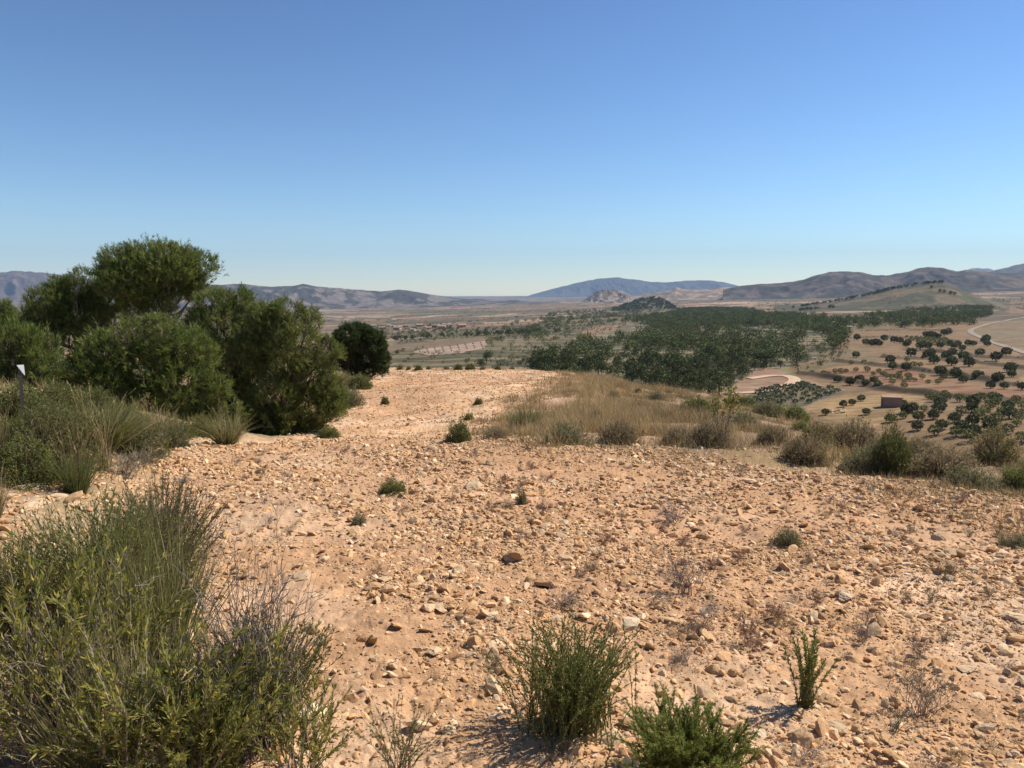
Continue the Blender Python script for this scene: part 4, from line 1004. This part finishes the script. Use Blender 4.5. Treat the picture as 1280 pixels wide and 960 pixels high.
row(cpx([(960, 710), (1060, 708), (1135, 735), (1080, 775), (1050, 795), (965, 778), (1140, 712), (1110, 745)]), 54, 'green almond tree in the back rows of the near orchard', GB, ALMOND, 'almond_tree', 'almond tree')
row(cpx([(1140, 815), (1190, 868), (1150, 893), (940, 882), (830, 875), (1095, 830), (1265, 912), (1010, 905)]), 60, 'green almond tree in the front rows of the near orchard', GB, ALMOND, 'almond_tree', 'almond tree')
row(cpx([(1245, 838), (1255, 812), (1270, 788), (1240, 720), (1215, 735), (1170, 775)]), 40, 'almond tree of the near orchard by the right border', GB, ALMOND, 'almond_tree', 'almond tree')
row(cpx([(780, 765), (830, 695), (885, 690), (700, 775), (800, 705)]), 36, 'little tree at the back border of the near orchard', GB, ALMOND, 'almond_tree', 'almond tree')
row(cpx([(580, 412), (490, 432), (520, 437), (555, 438), (540, 432)]), 36, 'olive of the clump at the left end of the upper terrace', G)
row(cpx([(630, 420), (660, 425), (700, 432), (760, 450), (800, 453), (690, 443), (775, 446)]), 34, 'olive of the long line on the upper terrace', G)
row(cpx([(820, 395), (850, 403), (790, 393), (835, 400), (805, 397)]), 32, 'olive of the dark clump at the back of the upper terrace', G)
row(cpx([(930, 452), (970, 462), (950, 442), (1000, 437), (1025, 440), (910, 437), (860, 448), (1095, 440)]), 30, 'olive right of the long line, towards the road', G)
row(cpx([(880, 385), (900, 380), (1080, 422), (1090, 415), (445, 408), (440, 495)]), 34, 'scattered olive between the wood and the road', G)
OP = poly_world([(1108, 528), (1150, 511), (1170, 497), (1240, 499), (1283, 506), (1283, 556), (1180, 556), (1118, 545)])
d0 = cast(1152, 505)[:2] - cast(1112, 524)[:2]; d0 = d0 / np.hypot(*d0); e0 = np.array([-d0[1], d0[0]]); oc = OP.mean(0)
near_ = np.array([o.location[:2] for o in C.objects if o.get('group') == GB])
for u in np.arange(-120, 120, 5.2):
    for v in np.arange(-120, 120, 8.5):
        q = oc + d0 * (u + rng.normal() * .4) + e0 * (v + rng.normal() * .4)
        if not inside(OP, np.array([q[0]]), np.array([q[1]]))[0] or np.hypot(*(near_ - q).T).min() < 3.2 or rng.uniform() < .2: continue
        s_ = rng.uniform(.45, .75)
        thing('almond_tree', ALMOND[int(rng.integers(0, 3))], 'small green almond tree in the straight lines between the big trees of the near orchard', 'almond tree', 'small almond trees in lines', loc=(q[0], q[1], float(H(q[0], q[1]))), sc=(s_, s_, s_), rz=rng.uniform(0, 6))
for a, b in cpx([(415, 535), (480, 530), (220, 585), (335, 577), (365, 577), (280, 590), (300, 595), (390, 575), (440, 570), (495, 568), (553, 575), (525, 590), (590, 600), (610, 605), (640, 605), (620, 630), (660, 610), (680, 625), (705, 615), (735, 620), (770, 605), (800, 630), (850, 630), (760, 545), (695, 520), (725, 545), (700, 600), (655, 590), (680, 650), (575, 590), (865, 615), (880, 605)]):
    tree('almond_tree', ALMOND[int(rng.integers(0, 3))], a, b, 26 * rng.uniform(.8, 1.3), 'little almond tree on the red soil between the rows of olives', 'almond tree', 'little almond trees on the red soil')
for u in range(9):
    for v in range(6):
        a, b = 700 + u * 22 + v * 14 + rng.normal() * 3, 404 + v * 7.5 + u * .8 + rng.normal()
        tree('almond_tree', ALMOND[(u + v) % 3], 960 + a / 4, 320 + b / 4, 15, 'tiny almond tree planted in the grid on the upper terrace', 'almond tree', 'almond trees in a grid on the upper terrace')
# dense plantation: rows of low bushes
PL = poly_world([(932, 499), (952, 489), (1000, 478), (1056, 489), (1004, 507), (966, 508)])
m = MB(); crown(m, 150, (1.5, 1.2, .9), .7, .5, [(.10, .125, .055), (.13, .145, .07)], .5, 33, low=-.4); BUSH = m.mesh('bush', [M_tree])
c0 = PL.mean(0); n = 0
for u in np.arange(-70, 70, 5.4):
    for v in np.arange(-70, 70, 2.9):
        k, s = math.cos(.95), math.sin(.95)
        x, y = c0[0] + u * k - v * s + rng.normal() * .3, c0[1] + u * s + v * k + rng.normal() * .3
        if inside(PL, np.array([x]), np.array([y]))[0] and n < 290:
            n += 1; q = rng.uniform(.5, .82)
            thing('plantation_bush', BUSH, 'low bushy tree in the dense plantation under the dirt track', 'bush', 'rows of the dense plantation', loc=(x, y, float(H(x, y))), sc=(q, q, q), rz=rng.uniform(0, 6))
# strip field on the far slope: short rows of young trees
for u in range(9):
    for v in range(3):
        px, py = 524 + u * 9.6 + v * 1.0, 437.5 - u * 1.15 + v * 2.5
        tree('young_tree', ALMOND[(u + v) % 3], px, py, 9, 'young tree in the short rows on the pale strip field', 'young tree', 'young trees on the pale strip field')

# the pine wood
def sample_poly(pts, spacing, dens=lambda x, y: 1.0):
    P_ = poly_world(pts); lo, hi = P_.min(0), P_.max(0)
    nx, ny = int((hi[0] - lo[0]) / spacing), int((hi[1] - lo[1]) / spacing)
    X, Y = np.meshgrid(np.arange(nx + 1), np.arange(ny + 1))
    x = lo[0] + (X.ravel() + rng.uniform(-.45, .45, X.size)) * spacing; y = lo[1] + (Y.ravel() + rng.uniform(-.45, .45, X.size)) * spacing
    k = inside(P_, x, y) & (rng.uniform(size=x.size) < dens(x, y))
    return np.stack([x[k], y[k]], 1)
dn = lambda x, y: np.clip((fbm(x / 17, y / 75, 3, 900) - .395) * 5.5, np.where((np.hypot(x, y) < 330) & (x > 15), .55, .03), .86) * (np.hypot(x, y) > 205)
W1 = sample_poly([(735, 470), (690, 458), (700, 440), (740, 428), (800, 424), (790, 402), (850, 388), (925, 386), (962, 394), (1040, 400), (1062, 420), (1060, 432), (1035, 440), (1010, 455), (985, 460), (940, 464), (925, 480), (905, 491), (870, 492), (800, 482)], 5.4, dn)
thin = poly_world([(690, 458), (700, 434), (800, 424), (812, 446), (765, 468)])
W1 = W1[~inside(PXP['brown_terraces'], W1[:, 0], W1[:, 1]) & ~(inside(thin, W1[:, 0], W1[:, 1]) & (rng.uniform(size=len(W1)) < .6))]
W2 = sample_poly([(570, 463), (600, 455), (650, 448), (705, 440), (740, 470), (620, 464)], 6.5, lambda x, y: dn(x, y) * .7)
W3 = sample_poly([(1040, 406), (1055, 400), (1075, 401), (1095, 394), (1130, 391), (1150, 385), (1172, 384), (1190, 380), (1245, 381), (1238, 395), (1222, 401), (1215, 408), (1180, 407), (1150, 412), (1110, 409), (1060, 413)], 8.5, lambda x, y: np.clip((fbm(x / 25, y / 60, 3, 905) - .3) * 5, .3, .95))
W4 = sample_poly([(590, 428), (640, 405), (700, 390), (780, 386), (830, 388), (800, 403), (740, 408), (700, 428), (640, 440)], 16, lambda x, y: dn(x, y) * .55)
wood = np.concatenate([W1, W2, W3, W4])
wr = np.hypot(wood[:, 0], wood[:, 1]); o_ = np.argsort(wr); wood, wr = wood[o_], wr[o_]
print('wood', len(wood))
for n_ in range(min(150, len(wood))):
    x, y = wood[n_]; s = rng.uniform(.5, 1.3)
    thing('pine_tree', PINES[n_ % 6], 'dark pine in the front of the wood down in the valley', 'pine tree', 'pines in the front of the valley wood', loc=(x, y, float(H(x, y))), sc=(s, s, s * rng.uniform(.85, 1.15)), rz=rng.uniform(0, 6.28))
def mass(name, pts, sc, n=70, size=1.2, zf=H, meshes=None):
    src = []
    for k in range(5):
        mm = pine_mesh(100 + k, n, size); src.append(mm)
    mb = MB()
    for k in range(5):
        V = np.concatenate(src[k].v); Cc = np.concatenate(src[k].c)
        f = np.concatenate(src[k].f[4]); mt = np.concatenate(src[k].m[4])
        q = pts[k::5]; s = sc[k::5]; N = len(q)
        if N == 0: continue
        a = rng.uniform(0, 6.28, N)[:, None]; g = rng.uniform(.7, 1.45, N)
        X = (V[:, 0] * np.cos(a) - V[:, 1] * np.sin(a)) * s[:, None] + q[:, :1]
        Y = (V[:, 0] * np.sin(a) + V[:, 1] * np.cos(a)) * s[:, None] + q[:, 1:2]
        Zz = V[:, 2] * s[:, None] + zf(q[:, 0], q[:, 1])[:, None]
        W = np.stack([X, Y, Zz], -1)
        for w in (0, 1):
            fw = f[mt == w]
            if w == 0: mb.add(W.reshape(-1, 3), (fw[None] + (np.arange(N) * len(V))[:, None, None]).reshape(-1, 4), (Cc[None] * g[:, None, None]).reshape(-1, 3), 0)
    obj(name, mb.mesh(name, [M_tree]), kind='stuff')
rest = wood[150:]
mass('pine_wood', rest, rng.uniform(.5, 1.5, len(rest)), 220, .62)
und = sample_poly([(735, 470), (560, 458), (640, 446), (700, 440), (740, 428), (800, 424), (790, 402), (850, 388), (925, 386), (962, 394), (1040, 400), (1062, 420), (1060, 440), (1030, 462), (1000, 466), (985, 460), (940, 464), (925, 480), (905, 491), (870, 492), (800, 482)], 4.6, lambda x, y: (np.hypot(x, y) > 190) * np.clip((fbm(x / 14, y / 40, 3, 907) - .35) * 5, .1, 1) * .8)
PNK = PNF; PNF = [(.095, .10, .038), (.075, .082, .032), (.12, .115, .048)]
u2 = sample_poly([(482, 458), (500, 427), (620, 416), (720, 396), (800, 388), (800, 400), (700, 436), (640, 462)], 7.5, lambda x, y: (np.hypot(x, y) > 190) * np.clip((fbm(x / 22, y / 60, 3, 909) - .3) * 4, .05, .7)); bs = []
for pl in BANKS:
    for (ax, ay), (bx_, by_) in zip(pl, pl[1:]):
        for t_ in np.arange(0, 1, 1.1 / math.hypot(bx_ - ax, by_ - ay)):
            if rng.uniform() < .55: bs.append((ax + (bx_ - ax) * t_ + rng.normal() * .9, ay + (by_ - ay) * t_ + rng.normal() * 1.1))
u2 = u2[~inside(PXP['strip_field'], u2[:, 0], u2[:, 1]) & ~inside(PXP['brown_strip'], u2[:, 0], u2[:, 1])]; und = np.concatenate([und, u2, np.array(bs)])
mass('wood_undergrowth', und, np.where(np.arange(len(und)) < len(und) - len(bs), rng.uniform(.16, .42, len(und)), rng.uniform(.1, .24, len(und))), 50, 1.2)
PNF = PNK
# hill trees: raycast on the hills needs their own height, so take it from the mesh
from mathutils.bvhtree import BVHTree
dg = None
hill_bvh = []
for o in C.objects:
    if o.name.startswith('hills'):
        hill_bvh.append(BVHTree.FromPolygons([v.co[:] for v in o.data.vertices], [p_.vertices[:] for p_ in o.data.polygons]))
def top_z(x, y):
    z = float(H(x, y))
    for b in hill_bvh:
        h = b.ray_cast((x, y, 3000), (0, 0, -1))
        if h[0] is not None: z = max(z, h[0][2])
    return z
hz = np.vectorize(top_z)
def az_xy(px, r): a = az_of(px); return r * math.sin(a), r * math.cos(a)
pts = []
for _ in range(112):
    px = rng.uniform(985, 1172); pts.append(az_xy(px, 1740 + rng.normal() * 9 - (1172 - px) * .2))
for px, q in ((1168, 1600), (1172, 1595), (1186, 1590), (1181, 1592), (1157, 1640), (1000, 1420), (1010, 1420), (1018, 1425), (1032, 1440), (1037, 1440), (995, 1415), (1004, 1416)):
    for _ in range(2): pts.append(az_xy(px + rng.normal() * 1.2, q + rng.normal() * 5))
for n_, (x, y) in enumerate(pts):
    s = rng.uniform(.8, 1.25)
    thing('pine_tree', PINES[n_ % 6], 'dark pine in the tree line over the ridge of the low hill on the right', 'pine tree', 'pines on the low hill', loc=(x, y, top_z(x, y)), sc=(s, s, s), rz=rng.uniform(0, 6))
kn = np.array([az_xy(rng.uniform(764, 842), rng.uniform(2010, 2260)) for _ in range(420)])
mass('knoll_wood', kn, rng.uniform(.8, 1.2, len(kn)), 40, 2.2, hz)
# trees and hedges far over the plain
fp = []
for _ in range(9000):
    px = rng.uniform(430, 1290); r_ = math.exp(rng.uniform(math.log(650), math.log(5200)))
    x, y = az_xy(px, r_)
    if vnoise(np.array(x / 160), np.array(y / 90), 930) > .61 + .11 * rng.normal() and not (500 < r_ < 950 and px > 700): fp.append((x, y))
fp = np.array(fp); 
fo = np.argsort(np.hypot(fp[:, 0], fp[:, 1]))
fp = fp[fo]
for n_ in range(60):
    x, y = fp[n_]; s = rng.uniform(.45, .95)
    thing('round_tree', PINES[n_ % 6], 'small dark tree alone on the near part of the plain', 'tree', 'scattered trees of the plain', loc=(x, y, float(H(x, y))), sc=(s, s, s), rz=rng.uniform(0, 6))
mass('plain_trees', fp[60:], rng.uniform(.2, .75, len(fp) - 60), 36, 1.5, hz)

# ------------------------------------------------------------------ hut, houses, post, pole, rubble
def bricks():
    return M_wall
def hut():
    p = cast(1114, 508.5); s = px_m(p, 19.5)
    w, d, h = s, s * .75, s * .56
    W = MB(); t = .25
    col_ = (.33, .205, .145)
    box(W, (0, d / 2 - t / 2, h / 2 - .3), (w, t, h + .6), col_); 
    box(W, (w / 2 - t / 2, 0, h / 2 - .3), (t, d - 2 * t, h + .6), col_)
    # front wall, lintel over the doorway in the left wall
    box(W, (0, -d / 2 + t / 2, h / 2 - .3), (w, t, h + .6), col_)
    box(W, (-w / 2 + t / 2, d * .29, h / 2 - .3), (t, d * .42 - t, h + .6), col_)
    box(W, (-w / 2 + t / 2, -d * .42, h / 2 - .3), (t, d * .16 - t, h + .6), col_)
    box(W, (-w / 2 + t / 2, -d * .13, h * .9), (t, d * .42, h * .2), col_)
    Rf = MB(); box(Rf, (0, 0, h + .07), (w + .3, d + .3, .14), (.34, .22, .16))
    Dr = MB(); box(Dr, (-w / 2 + .14, -d * .13, h * .4), (.06, d * .40, h * .8), (.05, .04, .035))
    thing('hut', [('wall', W.mesh('wall', [M_wall])), ('roof', Rf.mesh('roof', [M_tile])), ('door', Dr.mesh('door', [M_bark]))], 'small flat roofed reddish brick hut on the straw field', 'hut', loc=tuple(p), rz=-.28)
hut()
def house_parts(w, d, h, wc, rc):
    W = MB(); box(W, (0, 0, h / 2 - .5), (w, d, h + 1), wc)
    for x in (-w * .28, w * .05, w * .3): box(W, (x, -d / 2, h * .62), (.9, .1, 1.1), (.06, .055, .05))
    box(W, (-w * .12, -d / 2, 1.0), (1.0, .12, 2.0), (.09, .06, .04))
    Rf = MB(); e = .4; g = d * .22
    V = [(-w / 2 - e, -d / 2 - e, h), (w / 2 + e, -d / 2 - e, h), (w / 2 + e, d / 2 + e, h), (-w / 2 - e, d / 2 + e, h), (-w / 2 - e, 0, h + g), (w / 2 + e, 0, h + g)]
    Rf.add(V, [[0, 1, 5, 4], [2, 3, 4, 5], [3, 2, 1, 0]], rc); Rf.add(V, [[0, 4, 3], [1, 2, 5]], rc)
    return [('wall', W.mesh('wall', [M_wall])), ('roof', Rf.mesh('roof', [M_tile]))]
HOUSES = [house_parts(9, 6, 3.2, (.62, .52, .40), (.36, .21, .14)), house_parts(11, 7, 3.8, (.5, .38, .27), (.4, .25, .17)), house_parts(7, 5, 2.8, (.74, .69, .6), (.42, .3, .23))]
VIL = sorted([(446, 415, 2), (452, 412.5, 0), (466, 409, 1), (477, 411.5, 0), (486, 408, 2), (497, 412.5, 1), (507, 409, 0), (516, 414, 2), (524, 408.5, 1), (535, 412, 0), (552, 411, 1), (577, 409.5, 1), (541, 392.5, 2)])
for n_, (px, py, k) in enumerate(VIL):
    p = cast(px, py)
    thing('house', HOUSES[k], (ORD[n_] if n_ < 10 else ['third from the right', 'second from the right', 'rightmost'][n_ - 10]) + ' house of the hamlet on the plain beyond the pale strip field', 'house', 'houses of the near hamlet', loc=tuple(p), rz=rng.uniform(-.5, .5))
VT = [(505 + rng.uniform(-52, 60), 410.5 + rng.normal() * 1.6) for _ in range(45)]
for n_, (px, py) in enumerate(VT):
    p = cast(px, py); s = rng.uniform(.5, 1.0)
    thing('round_tree', PINES[n_ % 6], 'dark tree among the houses of the hamlet', 'tree', 'trees of the hamlet', loc=tuple(p), sc=(s, s, s), rz=rng.uniform(0, 6))
VL2 = sorted([(846, 373, 0), (853, 372.2, 2), (862, 373.3, 1), (873, 371.5, 0), (880, 371.2, 1), (888, 371, 0), (895, 372, 2), (905, 371.8, 1), (915, 372, 0)])
for n_, (px, py, k) in enumerate(VL2):
    p = cast(px, py)
    thing('house', HOUSES[k], (ORD[n_] if n_ < 8 else 'rightmost') + ' house of the distant hamlet under the ochre hills', 'house', 'houses of the distant hamlet', loc=tuple(p), rz=rng.uniform(-.4, .4), sc=(1.9, 1.9, 1.5))
for px, py, k, lab, s in ((1060, 411.5, 2, 'small white house at the edge of the wood beside the grove', .7), (1046, 408.5, 1, 'pale roofed farmhouse half hidden in the wood by the grove', .8)):
    p = cast(px, py); thing('house', HOUSES[k], lab, 'house', loc=tuple(p), rz=.3, sc=(s, s, s))
# heap of rubble by the hut
p = cast(1050, 515)
for n_ in range(14):
    q = p + np.array([rng.normal() * 1.3, rng.normal() * 1.0, 0]); s = rng.uniform(.35, .8)
    put_stone((q[0], q[1], float(H(q[0], q[1])) + (.3 if n_ > 9 else 0)), s, 'pale block in the heap of rubble left of the hut', 'blocks of the rubble heap', flat=.8, name='rubble_block', cat='rubble')
# marker post
p = cast(27, 560); p = np.array([*az_xy(26, 9.3), 0]); p[2] = float(H(p[0], p[1]))
hh = z_at(25, 469, 9.3) - p[2]; hw = z_at(25, 456.5, 9.3) - z_at(25, 469.5, 9.3)
m1 = MB(); box(m1, (0, 0, hh / 2 - .1), (.026, .026, hh + .2), (.045, .04, .036)); box(m1, (0, 0, hh + .04), (.018, .018, .08), (.045, .04, .036))
m2 = MB()
V = np.array([[-.03, -.018, hw], [.034, -.018, hw], [.038, -.018, -.005], [.014, -.018, .03], [-.03, -.012, hw], [.034, -.012, hw], [.038, -.012, -.005], [.014, -.012, .03]]) + np.array([0, 0, hh])
m2.add(V, [[3, 2, 1, 0], [4, 5, 6, 7], [0, 1, 5, 4], [1, 2, 6, 5], [2, 3, 7, 6], [3, 0, 4, 7]], (.8, .8, .78))
thing('marker_post', [('post', m1.mesh('post', [M_paint])), ('plate', m2.mesh('plate', [M_paint]))], 'thin dark marker post with a white plate on top, on the left bank', 'marker post', loc=tuple(p), rz=.85)
p = cast(888, 468); m1 = MB(); L = px_m(p, 22)
tubes(m1, np.array([[[0, 0, -.5], [0, 0, L * .5], [0, 0, L]]]), np.array([[.16, .14, .11]]), np.array([.36, .33, .3]), 8)
m2 = MB(); box(m2, (0, 0, L - .5), (1.5, .12, .12), (.2, .18, .16))
thing('utility_pole', [('pole', m1.mesh('pole', [M_wall])), ('crossarm', m2.mesh('crossarm', [M_paint]))], 'pale utility pole standing in the pine wood', 'utility pole', loc=tuple(p), rz=.4)

# ------------------------------------------------------------------ haze, sky, sun, camera
HAZE = 4.8e-5
mb = MB(); box(mb, (0, 7500, 240), (34000, 19000, 1200), (1, 1, 1))
hm = bpy.data.materials.new('haze'); hm.use_nodes = True; nt = hm.node_tree
nt.nodes.remove(nt.nodes['Principled BSDF'])
pv = nt.nodes.new('ShaderNodeVolumePrincipled'); pv.inputs['Density'].default_value = HAZE
pv.inputs['Color'].default_value = (.48, .69, 1, 1); pv.inputs['Anisotropy'].default_value = 0
nt.links.new(pv.outputs['Volume'], nt.nodes['Material Output'].inputs['Volume'])
obj('haze', mb.mesh('haze', [hm]), kind='stuff')

SUN_EL, SUN_AZ = R(48), R(66)       # azimuth from +Y towards +X
w = bpy.data.worlds.new('World'); bpy.context.scene.world = w; w.use_nodes = True
nt = w.node_tree
sky = nt.nodes.new('ShaderNodeTexSky'); sky.sky_type = 'NISHITA'; sky.sun_disc = False
sky.sun_elevation = SUN_EL; sky.sun_rotation = SUN_AZ
sky.altitude = 600; sky.air_density = 1.0; sky.dust_density = .0; sky.ozone_density = 3.2
gm = nt.nodes.new('ShaderNodeGamma'); gm.inputs['Gamma'].default_value = 1.35      # deeper blue overhead, as the camera saw it
tn = nt.nodes.new('ShaderNodeMix'); tn.data_type = 'RGBA'; tn.blend_type = 'MULTIPLY'; tn.inputs['Factor'].default_value = 1
tn.inputs['B'].default_value = (.565, .585, .59, 1)
nt.links.new(sky.outputs['Color'], gm.inputs['Color']); nt.links.new(gm.outputs['Color'], tn.inputs['A'])
nt.links.new(tn.outputs['Result'], nt.nodes['Background'].inputs['Color'])
nt.nodes['Background'].inputs['Strength'].default_value = .086
sl = bpy.data.lights.new('sun', 'SUN'); sl.energy = 5.0; sl.angle = R(.53); sl.color = (1, .91, .80)
so = bpy.data.objects.new('sun', sl); C.objects.link(so)
from mathutils import Vector
sd = Vector((math.sin(SUN_AZ) * math.cos(SUN_EL), math.cos(SUN_AZ) * math.cos(SUN_EL), math.sin(SUN_EL)))
so.rotation_euler = sd.to_track_quat('Z', 'Y').to_euler(); so.location = (30, 20, 60)
cam = bpy.data.cameras.new('camera'); co = bpy.data.objects.new('camera', cam); C.objects.link(co)
co.location = (0, 0, EYE); co.rotation_euler = (math.pi / 2 - PITCH, 0, 0)
cam.sensor_width = 36; cam.lens = 36 * F / 1280; cam.clip_start = .05; cam.clip_end = 60000
s = bpy.context.scene; s.camera = co
s.view_settings.view_transform = 'Standard'; s.view_settings.look = 'None'; s.view_settings.gamma = 1
s.view_settings.exposure = .45; s.view_settings.use_curve_mapping = False
s.render.engine = 'CYCLES'; s.cycles.use_denoising = True
s.cycles.max_bounces = 6; s.cycles.diffuse_bounces = 3; s.cycles.transmission_bounces = 3; s.cycles.volume_bounces = 0
